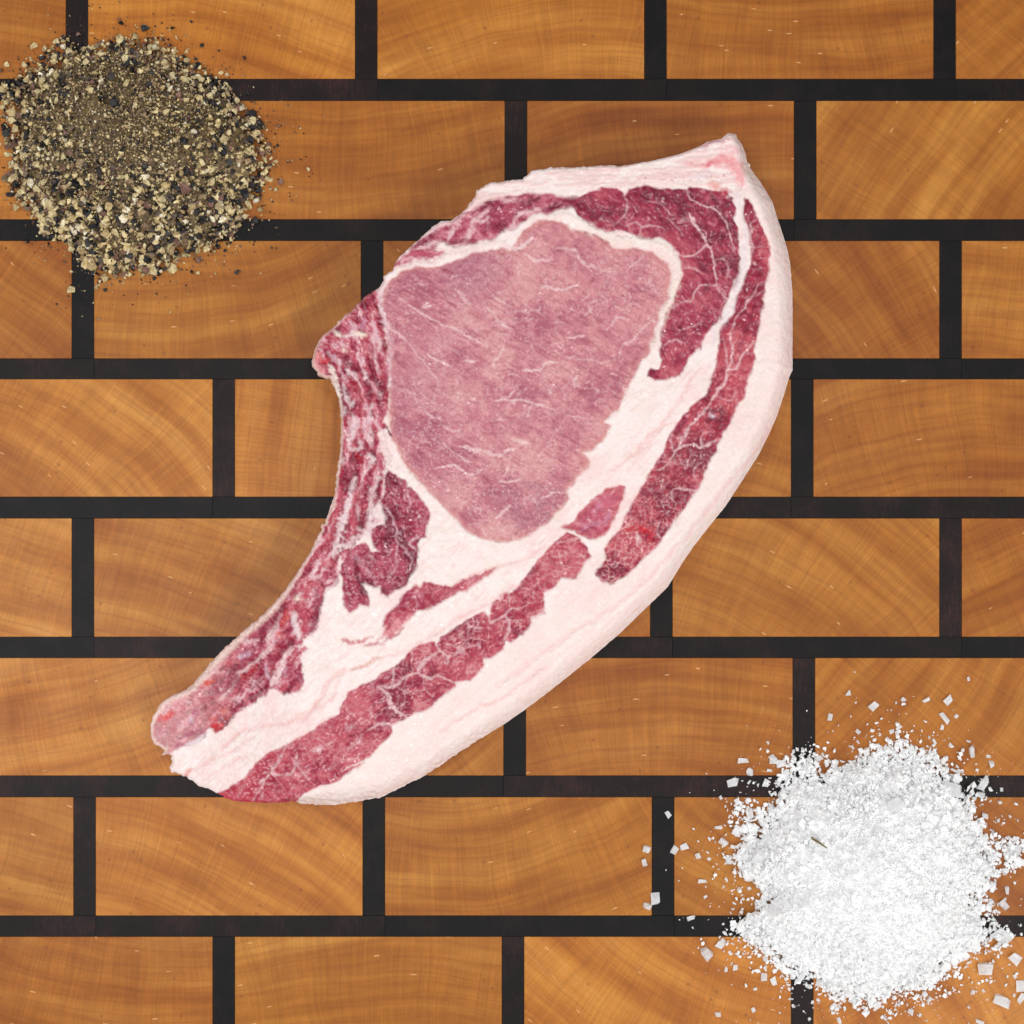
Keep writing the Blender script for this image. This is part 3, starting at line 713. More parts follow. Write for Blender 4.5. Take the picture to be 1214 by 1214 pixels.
# --- ragged rib meat and bone along the inner curve: streaks follow the curve
spine = [(378, 392), (398, 440), (412, 480), (414, 530), (408, 570), (394, 620), (368, 668), (330, 715), (285, 765), (240, 812), (205, 850), (176, 880)]
SPn = catmull(spine, 6, False)
SU = np.zeros(PX.shape, np.float32); SD = np.full(PX.shape, 90.0, np.float32); acc = 0.0
for i in range(len(SPn) - 1):
    a, b = SPn[i], SPn[i + 1]
    ex, ey = b[0] - a[0], b[1] - a[1]; l = math.hypot(ex, ey); lim = 80
    i0 = max(0, int((min(a[0], b[0]) - lim - GX0) / ST)); i1 = min(nx, int((max(a[0], b[0]) + lim - GX0) / ST) + 2)
    j0 = max(0, int((min(a[1], b[1]) - lim - GY0) / ST)); j1 = min(ny, int((max(a[1], b[1]) + lim - GY0) / ST) + 2)
    x = PX[j0:j1, i0:i1]; y = PY[j0:j1, i0:i1]
    t = np.clip(((x - a[0]) * ex + (y - a[1]) * ey) / (l * l), 0, 1)
    dx = x - a[0] - t * ex; dy = y - a[1] - t * ey
    dd = np.hypot(dx, dy); sg = np.where(ex * dy - ey * dx > 0, 1.0, -1.0)
    near = dd < np.abs(SD[j0:j1, i0:i1])
    SD[j0:j1, i0:i1] = np.where(near, dd * sg, SD[j0:j1, i0:i1])
    SU[j0:j1, i0:i1] = np.where(near, acc + t * l, SU[j0:j1, i0:i1]); acc += l
ribzone = Z(350, 380, 4.047, [(430, 60), (440, 130), (457, 250), (445, 330), (450, 420), (430, 470), (440, 520), (400, 530), (410, 600), (440, 690), (430, 735), (420, 830), (370, 930), (420, 960), (350, 1010), (280, 1080), (240, 1214)])
ribzone += Z(340, 600, 7.14, [(440, 420), (440, 560), (420, 660), (330, 700), (300, 800), (290, 900), (270, 1000), (200, 1110), (120, 1130), (130, 1200)])
ribzone += Z(240, 690, 8.67, [(960, 650), (1080, 680), (1000, 760), (1020, 870), (1050, 1040), (980, 1130), (860, 1160), (780, 1130), (720, 1090), (640, 1180), (560, 1214)])
ribzone += Z(165, 790, 8.67, [(1150, 400), (1050, 440), (980, 500), (900, 610), (830, 660), (760, 690), (700, 650), (650, 740), (580, 790), (470, 830), (360, 880), (280, 930), (200, 960), (0, 900), (0, 300), (600, 0)])
ribzone += [(330, 660), (385, 560), (390, 470), (355, 440), (355, 390), (400, 370), (440, 335), (452, 350)]
dZ = sdf(ribzone, 20, QX, QY) + 2.5 * jit
za = sstep(-2.5, 2.5, dZ)
wob = 7 * (fbm(PX / 20, PY / 20, 181, 2) - 0.5)
wob = wob + 5 * (fbm(PX / 8, PY / 8, 184, 2) - 0.5)
st1 = fbm(SU / 30, (SD + wob) / 7.0, 182, 3)
st2 = fbm(PX / 10, PY / 10, 183, 3)
t = np.clip(0.37 + 1.35 * (st1 - 0.5) + 0.75 * (st2 - 0.5) + 0.25 * (grain - 0.5), 0, 1)
c0, c1, c2, c3 = lin(124, 22, 48), lin(170, 56, 78), lin(204, 112, 124), lin(224, 176, 184)
t3 = np.clip(t * 1.12 - 0.02, 0, 1)[..., None]
zc = np.where(t3 < 0.36, c0 + (c1 - c0) * t3 / 0.36, np.where(t3 < 0.6, c1 + (c2 - c1) * (t3 - 0.36) / 0.24, c2 + (c3 - c2) * np.clip((t3 - 0.6) / 0.22, 0, 1)))
zc = zc.astype(np.float32)
# lower on the bone end everything pales
palez = sstep(300, 210, PX)
zc = mix(zc, lin(238, 184, 184), 0.5 * palez)
gone = (dR > 0.5) | (regs[2] > 1.0)
zaa = np.where(gone, 0, za)
col = col * (1 - zaa[..., None]) + zc * zaa[..., None]
hgt += zaa * (0.75 * (st1 - 0.5) + 0.45 * (st2 - 0.5) + 0.8 * (fbm(PX / 5.5, PY / 5.5, 186, 2) - 0.5) - 0.25)
rough = rough * (1 - zaa) + 0.24 * zaa
part[(dZ > 0) & ~gone] = 10
WH = lin(236, 210, 212); RD = lin(150, 22, 46); DR = lin(116, 22, 46); OR = lin(206, 66, 60); PK = lin(226, 150, 154); CR = lin(246, 226, 206)
def many(K, items):
    for pts, w, c, a in items:
        dh = 0.3 if c is WH or c is CR else -0.22
        stroke(Z(*K, pts), w, c, a, 2.2, dh)
many((360, 370, 10.12), [  # knob and upper part
    ([(380, 250), (440, 270), (520, 280), (600, 270), (720, 270)], 5.5, WH, .85), ([(620, 250), (730, 280)], 6, CR, .9), ([(380, 280), (430, 270)], 4, CR, .8),
    ([(200, 310), (270, 340)], 5, lin(226, 170, 180), .7), ([(465, 450), (490, 470)], 5, CR, .9),
    ([(150, 450), (170, 560), (150, 640), (230, 720)], 13, lin(232, 150, 146), .75), ([(210, 590), (260, 600), (300, 560)], 5, lin(206, 40, 56), .8),
    ([(300, 500), (370, 560), (430, 640)], 5, lin(222, 186, 196), .7), ([(370, 600), (400, 660)], 4, RD, .6),
    ([(450, 540), (520, 600), (600, 680), (660, 720)], 9, DR, .8), ([(560, 800), (600, 880), (660, 980)], 14, lin(156, 26, 52), .75),
    ([(520, 690), (570, 740), (640, 800)], 5.5, WH, .8), ([(700, 710), (740, 760), (750, 800)], 5.5, WH, .75),
    ([(440, 850), (440, 780), (460, 700)], 3, DR, .7), ([(480, 840), (490, 950), (540, 1100)], 4, WH, .8), ([(460, 900), (470, 1000), (460, 1120)], 2.5, DR, .7),
    ([(780, 850), (840, 880), (870, 960)], 6, lin(228, 170, 178), .7), ([(940, 0), (970, 100), (1020, 200), (1040, 350), (1030, 450), (1040, 620), (1010, 700), (1020, 860)], 2.6, lin(222, 186, 196), .8),
    ([(900, 460), (950, 350)], 2.6, WH, .7), ([(830, 330), (860, 500), (880, 620), (910, 700)], 1.8, WH, .6), ([(770, 300), (810, 450), (840, 620), (870, 760)], 5, lin(158, 36, 62), .6),
    ([(960, 400), (990, 520)], 3, RD, .6), ([(920, 620), (960, 760), (960, 900)], 5, lin(166, 50, 74), .6), ([(1000, 850), (1010, 1000)], 3, RD, .5), ([(1030, 800), (1020, 900)], 3, WH, .7),
    ([(920, 960), (930, 1000)], 4, WH, .7), ([(400, 120), (500, 160), (620, 180)], 9, lin(184, 82, 106), .6), ([(640, 180), (700, 160), (720, 60)], 4, lin(200, 160, 186), .45),
    ([(360, 170), (430, 95), (520, 10)], 3, lin(236, 190, 180), .7), ([(560, 1150), (600, 1080)], 5, WH, .7), ([(680, 1000), (700, 1120), (730, 1200)], 4, RD, .6), ([(790, 1140), (830, 1100)], 5, WH, .7)])
many((380, 480, 8.09), [
    ([(225, 20), (225, 80)], 3.5, WH, .8), ([(250, 120), (260, 250)], 4.5, RD, .75), ([(300, 100), (310, 240), (280, 360), (290, 440)], 5.5, WH, .85), ([(300, 440), (370, 420), (380, 330)], 4, WH, .7),
    ([(380, 220), (400, 300)], 7, lin(166, 20, 44), .8), ([(460, 60), (500, 150)], 4.5, WH, .8), ([(470, 230), (480, 400)], 5, WH, .7), ([(340, 450), (390, 540)], 6, lin(170, 14, 36), .85),
    ([(440, 480), (500, 520), (440, 620)], 7, WH, .8), ([(560, 480), (590, 560), (560, 640)], 9, lin(178, 74, 94), .7), ([(560, 60), (590, 170)], 7, lin(186, 78, 98), .7),
    ([(190, 540), (220, 500)], 4, RD, .6), ([(220, 510), (210, 580)], 3, WH, .6), ([(185, 640), (200, 620)], 4, RD, .7),
    ([(340, 690), (300, 820), (265, 950), (240, 1080), (220, 1200)], 5, WH, .9), ([(400, 740), (380, 860), (350, 980), (400, 1180)], 10, lin(150, 34, 58), .7), ([(530, 700), (590, 700)], 4, WH, .8),
    ([(545, 720), (500, 860), (480, 1000), (490, 1120)], 7, WH, .75), ([(560, 960), (570, 1120)], 8, WH, .85), ([(200, 860), (160, 1000), (100, 1150)], 9, lin(190, 70, 86), .55), ([(390, 1130), (400, 1190)], 6, DR, .8),
    ([(290, 560), (270, 700)], 7, lin(198, 106, 122), .6), ([(340, 960), (370, 1100)], 1.5, WH, .8)])
# the clean cartilage sliver beside the eye
for z in ([(610, 240), (615, 340), (635, 440), (640, 560), (600, 660)],):
    stroke(Z(380, 480, 8.09, z), 10.5, lin(228, 202, 200), .95, 1.2, 0.15)
stroke(Z(380, 480, 8.09, [(645, 200), (660, 250), (678, 300)]), 2.2, lin(110, 34, 54), .9, 1, -0.3)
many((340, 600, 7.14), [
    ([(500, 0), (480, 100), (450, 220), (420, 330), (400, 420)], 12, WH, .9), ([(420, 330), (500, 340), (560, 290), (640, 250)], 7, WH, .85), ([(640, 250), (690, 200), (720, 100), (760, 0)], 8, WH, .85),
    ([(530, 60), (560, 150)], 7, lin(200, 84, 100), .7), ([(620, 100), (650, 180)], 6, DR, .8), ([(600, 180), (640, 220)], 2, WH, .8), ([(420, 120), (400, 250), (330, 350)], 8, lin(160, 36, 62), .5),
    ([(360, 220), (330, 280)], 5, lin(200, 100, 104), .6), ([(270, 480), (230, 600), (290, 590)], 2.5, WH, .7), ([(340, 500), (400, 470)], 7, lin(196, 90, 108), .6), ([(390, 520), (410, 620)], 5, lin(150, 40, 68), .7),
    ([(270, 630), (320, 690)], 3, DR, .8), ([(430, 600), (380, 680)], 3, WH, .7), ([(180, 640), (170, 760), (130, 850)], 9, lin(186, 56, 76), .7), ([(240, 700), (260, 800), (240, 920), (220, 1040)], 8, lin(140, 36, 66), .8),
    ([(130, 860), (150, 960), (160, 1080)], 10, lin(188, 66, 86), .8), ([(60, 900), (70, 1000), (100, 1110)], 6, WH, .8), ([(90, 770), (120, 740)], 5, WH, .8), ([(290, 860), (270, 1000), (220, 1100)], 3, WH, .7)])
many((240, 690, 8.67), [
    ([(980, 20), (900, 130), (820, 230)], 8, lin(148, 36, 60), .7), ([(960, 160), (1000, 170)], 6, CR, .8), ([(1030, 40), (1040, 180)], 7, lin(190, 58, 76), .6),
    ([(970, 250), (1040, 300), (1070, 400), (1050, 540)], 11, lin(182, 62, 84), .85), ([(920, 340), (960, 460), (1000, 560)], 5.5, WH, .85), ([(1150, 260), (1170, 420), (1130, 500)], 7, lin(140, 40, 66), .75),
    ([(800, 330), (760, 440), (690, 540)], 3.2, lin(232, 186, 186), .8), ([(860, 300), (870, 380), (800, 440)], 7, OR, .7), ([(760, 430), (700, 520), (660, 620), (660, 700), (560, 790), (420, 900), (330, 970), (270, 1100), (170, 1214)], 6, lin(234, 196, 194), .9),
    ([(750, 540), (790, 560)], 6, OR, .7), ([(750, 640), (840, 700), (760, 760)], 10, lin(142, 26, 50), .75), ([(880, 600), (930, 640)], 6, DR, .8), ([(900, 460), (880, 540)], 5, lin(160, 60, 90), .6),
    ([(740, 300), (640, 430), (520, 560)], 8, lin(162, 62, 86), .75), ([(780, 360), (720, 450), (640, 540)], 3, DR, .7), ([(560, 600), (440, 620), (420, 660)], 4.5, WH, .75), ([(600, 620), (480, 720), (380, 770)], 8, lin(150, 48, 74), .8),
    ([(540, 760), (440, 820), (340, 880)], 9, lin(150, 40, 66), .75), ([(330, 780), (400, 780), (470, 740)], 2.5, lin(216, 186, 206), .7), ([(180, 870), (280, 830), (330, 720)], 4, lin(206, 100, 108), .6),
    ([(560, 850), (470, 970)], 9, lin(186, 44, 54), .8), ([(620, 900), (570, 1000), (500, 1100)], 12, lin(140, 30, 54), .8), ([(650, 860), (660, 960), (700, 1000)], 5, lin(210, 180, 196), .7), ([(720, 920), (700, 980)], 4, DR, .7),
    ([(640, 1060), (560, 1150)], 8, lin(120, 24, 50), .8), ([(900, 680), (800, 860), (760, 960), (700, 1080)], 6, lin(236, 206, 206), .9), ([(930, 830), (880, 980)], 9, lin(160, 40, 66), .85), ([(980, 900), (1000, 1040)], 7, lin(166, 72, 100), .75),
    ([(850, 880), (840, 960)], 4, lin(220, 180, 200), .5), ([(1000, 700), (1060, 690)], 5, lin(196, 84, 88), .85), ([(800, 1060), (840, 1100)], 7, lin(186, 66, 84), .8), ([(920, 1100), (1020, 1060)], 7, lin(190, 78, 92), .8),
    ([(280, 970), (310, 1010), (220, 1100), (130, 1160)], 8, lin(152, 48, 72), .75), ([(0, 1050), (80, 1050)], 6, lin(214, 74, 66), .8), ([(0, 1000), (100, 960), (200, 950)], 4, lin(236, 206, 206), .7), ([(380, 560), (300, 620), (200, 700), (100, 800), (0, 900)], 4, lin(236, 200, 192), .6),
    ([(430, 960), (400, 1010)], 6, lin(190, 50, 56), .7)])
many((165, 790, 8.67), [
    ([(620, 210), (680, 180), (740, 180)], 5.5, lin(214, 78, 66), .8), ([(700, 130), (780, 110), (850, 90)], 2, lin(206, 110, 116), .7), ([(960, 110), (900, 190), (850, 260)], 7, lin(150, 50, 76), .7), ([(760, 240), (800, 280)], 7, lin(160, 60, 84), .6),
    ([(590, 340), (640, 360), (720, 340), (790, 330)], 5, lin(172, 62, 80), .8), ([(610, 460), (670, 450)], 6, lin(142, 26, 50), .8), ([(510, 490), (570, 500)], 6, lin(176, 90, 118), .7), ([(740, 390), (720, 410)], 4, DR, .8),
    ([(160, 570), (240, 540), (310, 500)], 7, lin(222, 82, 78), .85), ([(310, 500), (380, 450), (430, 440)], 5.5, lin(212, 120, 128), .7), ([(280, 420), (360, 380)], 4.5, lin(226, 150, 160), .7),
    ([(720, 600), (770, 620), (830, 610)], 8.5, lin(206, 34, 38), .9), ([(760, 670), (800, 670)], 5, lin(196, 30, 40), .8), ([(820, 500), (860, 440)], 5.5, lin(216, 108, 92), .75), ([(870, 560), (920, 520)], 5, lin(202, 60, 54), .8), ([(900, 440), (950, 480)], 7, lin(140, 24, 46), .85),
    ([(950, 350), (1000, 420), (1060, 400)], 9, lin(132, 30, 56), .8), ([(1100, 350), (1180, 320)], 8, lin(122, 30, 58), .8), ([(1000, 240), (940, 300)], 5, lin(184, 70, 88), .6),
    ([(300, 580), (350, 560)], 5, lin(206, 130, 142), .6), ([(290, 680), (320, 660)], 6, lin(198, 96, 112), .6), ([(200, 700), (180, 750)], 5, lin(218, 150, 160), .6), ([(400, 760), (470, 720), (560, 700), (630, 700)], 7, lin(164, 80, 104), .75), ([(340, 840), (420, 820)], 6, lin(172, 92, 112), .7),
    ([(480, 640), (560, 640)], 5, lin(196, 122, 142), .6), ([(470, 580), (520, 560)], 5, lin(206, 190, 206), .7), ([(440, 830), (560, 790), (680, 700)], 4.5, lin(238, 224, 230), .8), ([(210, 920), (240, 870)], 5, CR, .8), ([(700, 560), (760, 520)], 4, lin(214, 80, 76), .7)])
BO = sdf([(150, 800), (225, 800), (262, 838), (262, 880), (200, 905), (150, 905)], 20) > 0
part[BO & (part == 10)] = 11
KN = np.hypot(PX - 382, PY - 424) < 24
part[KN & (part == 10)] = 12
hgt += 1.0 * sstep(30, 5, np.hypot(PX - 384, PY - 424))

# thin pale membrane rim along the inner curve
rimz = sstep(470, 440, PX) * sstep(330, 430, PY) * sstep(915, 880, PY)
rimw = 3.0 + 7 * sstep(640, 760, PY) * sstep(905, 780, PY)
rm = (1 - sstep(rimw * 0.5, rimw + 1.5, OUT)) * rimz
col = mix(col, lin(236, 206, 194), 0.85 * rm)
stroke(Z(360, 370, 10.12, [(300, 640), (340, 700), (380, 800), (410, 900), (425, 1000), (436, 1100)]), 6, lin(232, 214, 204), .95, 1.5, -0.3)

# top edge: backbone cartilage with pores, and pink flush in the corner
TP = [(626, 190), (700, 190), (773, 180), (868, 150), (876, 210), (868, 232), (822, 222), (780, 214), (740, 222), (700, 226), (672, 226), (640, 222), (600, 232), (560, 250), (540, 262), (560, 215), (600, 205)]
dT = sdf(TP, 20, QX, QY)
ta = sstep(-3, 3, dT) * (regs[4] < 0) * (regs[3] < 0)
fT = fibre(-0.07, 26, 3.5, 191)
col = mix(col, lin(236, 196, 192), 0.6 * ta * sstep(0.4, 0.6, fT))
po = sstep(0.66, 0.82, fbm(PX / 3.0, PY / 2.4, 192, 1))
col = mix(col, lin(196, 112, 126), 0.7 * ta * po * sstep(8, 0, np.abs(PY - (212 - 0.03 * (PX - 780)))) * sstep(740, 770, PX))
hgt += ta * 0.5 * (fT - 0.5)
part[(dT > 0) & (part == 0)] = 13
K = (780, 150, 7.14)
for pts, w, c, a, s in (([(390, 330), (450, 315), (500, 305), (560, 280), (640, 320), (690, 420), (710, 500)], 7, lin(236, 120, 134), .75, 5),
                        ([(640, 200), (620, 270), (680, 380)], 14, lin(240, 166, 166), .6, 8), ([(390, 330), (480, 310)], 5, lin(212, 64, 92), .75, 3), ([(230, 320), (340, 320)], 4, lin(226, 130, 142), .6, 3),
                        ([(440, 500), (500, 500)], 12, lin(226, 130, 116), .7, 5), ([(540, 540), (600, 560)], 8, lin(196, 70, 78), .7, 4),
                        ([(380, 180), (440, 140), (530, 120), (580, 105)], 2.6, lin(186, 112, 130), .7, 2), ([(280, 440), (350, 430), (450, 400)], 5, lin(232, 214, 218), .7, 3),
                        ([(590, 600), (650, 570), (690, 620)], 5.5, lin(240, 220, 220), .9, 2)):
    stroke(Z(*K, pts), w, c, a, s, 0.0)
# the pale seam between cap muscle and outer muscle is faintly blue
seam = Z(650, 120, 4.047, [(905, 470), (930, 560), (945, 650), (945, 740), (925, 840), (890, 950), (850, 1040), (800, 1110), (770, 1200)])
stroke(seam, 7, lin(226, 212, 218), .5, 3, 0.1)
# ruffled fat seam round the eye
eyeseam = Z(650, 120, 4.047, [(20, 550), (110, 560), (200, 610), (320, 655), (430, 670), (520, 690), (590, 730), (615, 800), (610, 890), (590, 960), (560, 1020), (545, 1090), (515, 1180)])
stroke(eyeseam, 8, lin(242, 228, 216), .6, 3, 0.45)
stroke(Z(450, 190, 6.07, [(100, 780), (250, 750), (400, 720), (520, 680), (650, 650), (780, 610), (900, 590)]), 7, lin(240, 214, 210), .9, 2, 0.3)
stroke(Z(450, 190, 6.07, [(900, 600), (950, 640), (1020, 620), (1100, 555)]), 4, lin(238, 206, 206), .9, 1.5, 0.1)
stroke(Z(450, 190, 6.07, [(35, 860), (10, 940), (8, 1040), (25, 1130), (60, 1180)]), 6, lin(236, 208, 212), .9, 2, 0.2)

# --- marbling of the eye, vein by vein
MC = lin(236, 198, 198)
for K, items in (((440, 280, 6.07), [([(270, 500), (340, 540), (420, 590), (530, 640), (640, 685), (740, 745), (840, 790)], 2.1, .8), ([(400, 840), (450, 880), (520, 910), (560, 935)], 3.2, .85),
        ([(600, 385), (660, 430), (690, 470), (730, 495)], 5.0, .6), ([(820, 490), (880, 560), (940, 640), (1010, 670)], 3.2, .6), ([(880, 935), (915, 870), (955, 800)], 2.4, .85), ([(680, 885), (720, 895), (760, 900)], 3.4, .7),
        ([(160, 680), (240, 740), (320, 830), (390, 920), (450, 1000), (480, 1080)], 1.4, .55), ([(1110, 130), (1160, 170), (1210, 190)], 3.8, .8), ([(375, 510), (420, 505)], 7.5, .95), ([(1100, 960), (1150, 965), (1214, 975)], 3.2, .7),
        ([(900, 1190), (990, 1160), (1030, 1110)], 2.4, .7), ([(340, 335), (385, 355)], 1.6, .6), ([(830, 380), (870, 420), (950, 480), (1020, 520)], 1.4, .6), ([(200, 440), (260, 490)], 1.2, .5), ([(930, 640), (950, 640)], 5, .7),
        ([(100, 620), (180, 700), (240, 740)], 2.5, .6), ([(480, 690), (440, 640), (380, 580)], 1.2, .4), ([(560, 800), (640, 860)], 1.2, .4), ([(1020, 540), (1100, 550), (1200, 530)], 2.2, .5)]),
    ((620, 260, 6.07), [([(30, 260), (80, 295), (160, 300), (210, 285)], 3.6, .8), ([(230, 215), (300, 205), (370, 240), (420, 300), (500, 345), (580, 370), (660, 365)], 3.8, .6), ([(130, 490), (200, 500), (300, 495), (400, 488)], 4.2, .8),
        ([(740, 385), (790, 340), (870, 245)], 1.6, .6), ([(600, 800), (650, 740), (690, 710), (760, 720)], 2.6, .65), ([(320, 850), (360, 855), (440, 845)], 2.2, .75), ([(690, 985), (730, 900), (790, 865), (830, 810), (920, 740)], 1.9, .7),
        ([(310, 990), (380, 1000)], 2.4, .65), ([(380, 1015), (470, 1005), (570, 1030), (660, 1015)], 1.3, .5), ([(30, 1080), (110, 1090), (170, 1040), (250, 1020)], 3.2, .8), ([(420, 600), (440, 560), (480, 540)], 1.8, .6), ([(480, 600), (540, 585)], 1.8, .6),
        ([(440, 700), (480, 670), (490, 630)], 1.8, .6), ([(905, 430), (910, 490)], 3.4, .55), ([(830, 420), (845, 440)], 3.4, .5), ([(730, 475), (775, 490)], 3.4, .5), ([(650, 620), (730, 650), (790, 610), (860, 640)], 1.3, .5),
        ([(360, 1180), (385, 1120)], 1.5, .7), ([(930, 740), (950, 730)], 5, .6), ([(620, 430), (560, 480), (540, 560)], 1.3, .4), ([(220, 750), (300, 745)], 1.4, .5), ([(200, 910), (270, 890)], 1.4, .5), ([(100, 660), (130, 620)], 2, .5)]),
    ((460, 450, 6.07), [([(280, 235), (320, 265), (380, 270)], 4.2, .65), ([(390, 330), (470, 370), (540, 355)], 4.4, .55), ([(330, 420), (420, 480), (500, 550), (620, 600)], 2.2, .65), ([(510, 480), (560, 490), (640, 505), (720, 535), (790, 545), (850, 510), (920, 490)], 4.2, .85),
        ([(900, 450), (960, 440), (1020, 465)], 2.8, .7), ([(330, 645), (420, 625), (500, 630), (560, 665), (620, 680), (680, 650)], 2.6, .75), ([(840, 700), (870, 620)], 2.4, .7), ([(800, 740), (860, 735), (920, 725), (970, 710)], 2.2, .8),
        ([(770, 1005), (820, 970), (880, 900)], 2.6, .8), ([(770, 155), (850, 155), (960, 155), (1080, 175), (1190, 225)], 2.6, .75), ([(850, 150), (910, 80)], 2, .65), ([(1000, 270), (1040, 180)], 2.1, .65), ([(1020, 830), (1060, 890)], 2.2, .6),
        ([(970, 870), (1030, 830)], 1.6, .6), ([(530, 930), (540, 880), (570, 870)], 2.6, .6), ([(620, 930), (680, 920)], 2.8, .6), ([(410, 795), (440, 790)], 4, .75), ([(720, 1090), (800, 1070)], 2.2, .5), ([(220, 440), (310, 460)], 2.2, .5), ([(740, 295), (800, 290), (870, 290)], 1.3, .5),
        ([(1120, 850), (1214, 810)], 2.2, .5), ([(860, 1060), (930, 1040)], 1.6, .4), ([(610, 130), (640, 150)], 3.4, .6)]),
    ((580, 440, 6.07), [([(200, 510), (290, 520)], 2.6, .6), ([(430, 130), (455, 150)], 5.6, .85), ([(600, 125), (630, 30)], 1.4, .6), ([(570, 325), (640, 325), (700, 340)], 2.2, .6), ([(770, 140), (790, 150)], 4.2, .6), ([(400, 905), (470, 880), (560, 875)], 2.2, .6),
        ([(480, 410), (490, 430)], 3.4, .6), ([(470, 450), (430, 520)], 2.4, .35), ([(640, 380), (740, 375), (820, 380)], 1.3, .4), ([(370, 1080), (430, 1030)], 1.6, .6), ([(650, 440), (700, 470), (760, 500)], 1.2, .35)])):
    for pts, w, a in items:
        stroke(Z(*K, pts), w, MC, a, 0.9, 0.04)
for K, pts, w in (((440, 280, 6.07), [(420, 520), (480, 540), (520, 560)], 2.2), ((440, 280, 6.07), [(500, 235), (560, 255), (600, 262)], 3), ((440, 280, 6.07), [(540, 460), (600, 500), (620, 520)], 1.4),
                  ((460, 450, 6.07), [(680, 670), (720, 750), (750, 800)], 1.4), ((460, 450, 6.07), [(260, 470), (300, 480)], 4), ((460, 450, 6.07), [(340, 420), (400, 470)], 1.6),
                  ((620, 260, 6.07), [(440, 95), (540, 130), (620, 175)], 2.6), ((620, 260, 6.07), [(500, 960), (510, 970)], 4), ((580, 440, 6.07), [(620, 130), (680, 145), (740, 140)], 2.0)):
    stroke(Z(*K, pts), w, lin(156, 62, 80), .65, 1.2, -0.12)

deep = np.zeros(PX.shape, np.float32)
for k_, d_ in regs.items():
    if k_ != 2: deep = np.maximum(deep, sstep(-1, 2, d_))
deep = np.maximum(deep, 0.6 * zaa)
sat = col.mean(-1, keepdims=True)
redness = sstep(0.25, 0.10, sat[..., 0]) * deep
col = col * (1 - redness[..., None] * np.array([0.0, 0.04, 0.0], np.float32))
col *= (0.965 + 0.07 * grain)[..., None]
col = np.clip(col, 0.004, 0.93)

# --- height over the board
T = 0.0200
isfat = CAP.astype(np.float32)
d = np.clip(OUT, 0, 45)
capw = sstep(860, 900, PX - 0.2 * (PY - 300)) if False else sstep(-20, 20, sdf(cap_poly, 20))
Rr = 4 + 23 * capw; drop = 0.05 + 0.23 * capw
k = np.clip(1 - d / Rr, 0, 1)
base = T * (1 - drop * k ** 2.2)
thin = 1 - 0.32 * sstep(420, 190, PX) + 0.0 * PX          # the rib end is thinner
H = base * thin + hgt * 0.001 * 0.8 * sstep(0, 4, d)
H += 0.0009 * (fbm(PX / 150, PY / 150, 201, 2) - 0.5)
F = (D - T * 0.97) / D
np_ = None

# --- build mesh parts from the grid
gyy, gxx = np.gradient(OUT, ST)
gl = np.hypot(gxx, gyy) + 1e-6
inside = OUT > 0
cell = inside[:-1, :-1] | inside[1:, :-1] | inside[:-1, 1:] | inside[1:, 1:]
# keep only the connected body: drop stray islets by an erosion test
VX = PX.copy(); VY = PY.copy()
outm = ~inside
sh = np.clip(-OUT, 0, 2.0)
VX[outm] += (gxx / gl * sh)[outm]; VY[outm] += (gyy / gl * sh)[outm]
JJ, II = np.nonzero(cell)
a_ = JJ * nx + II
quads = np.stack([a_, a_ + nx, a_ + nx + 1, a_ + 1], 1)
# part of each cell: its most central vertex
fpart = part[JJ, II]
vp = np.zeros((nx * ny, 3), np.float32)
vp[:, 0] = ((VX - 607.0) * S * F).ravel(); vp[:, 1] = ((607.0 - VY) * S * F).ravel(); vp[:, 2] = H.ravel()
colf = col.reshape(-1, 3); rof = rough.ravel()

# normals of the whole surface, so that the parts meet without a crease
hy, hx = np.gradient(H, ST * S * F)
nrm = np.stack([-hx, hy, np.ones_like(hx)], -1)
nrm /= np.linalg.norm(nrm, axis=-1, keepdims=True)
nrm = nrm.reshape(-1, 3)

def make_meat():
    m, nt, b = nodes('raw_pork')
    L = nt.links.new
    at = N(nt, 'ShaderNodeAttribute', attribute_name='tissue')
    ar = N(nt, 'ShaderNodeAttribute', attribute_name='gloss')
    tc = N(nt, 'ShaderNodeTexCoord')
    n1 = snoise(nt, tc.outputs['Object'], 2600, 2, 0.6)
    n2 = snoise(nt, tc.outputs['Object'], 900, 3, 0.6)
    rr = ramp(nt, n1, [(0.3, (0.93, 0.91, 0.92)), (0.7, (1.05, 1.05, 1.05))])
    L(mixc(nt, 1.0, at.outputs['Color'], rr, 'MULTIPLY'), b.inputs['Base Color'])
    L(math_(nt, 'ADD', ar.outputs['Fac'], math_(nt, 'MULTIPLY', math_(nt, 'SUBTRACT', n2, 0.5), 0.25)), b.inputs['Roughness'])
    b.inputs['IOR'].default_value = 1.42
    b.inputs['Specular IOR Level'].default_value = 0.2
    bp = N(nt, 'ShaderNodeBump'); bp.inputs['Strength'].default_value = 0.7; bp.inputs['Distance'].default_value = 0.0005
    n3 = snoise(nt, tc.outputs['Object'], 560, 1, 0.4)
    L(n3, bp.inputs['Height'])
    L(bp.outputs[0], b.inputs['Normal'])
    wetp = ramp(nt, snoise(nt, tc.outputs['Object'], 260, 2, 0.5), [(0.35, (0.25,) * 3), (0.6, (1.0,) * 3)])
    lean_ = ramp(nt, ar.outputs['Fac'], [(0.32, (1.0,) * 3), (0.39, (0.30,) * 3)])
    L(math_(nt, 'MULTIPLY', wetp, lean_), b.inputs['Coat Weight'])
    b.inputs['Coat Roughness'].default_value = 0.085
    L(bp.outputs[0], b.inputs['Coat Normal'])
    return m
MEAT = make_meat()

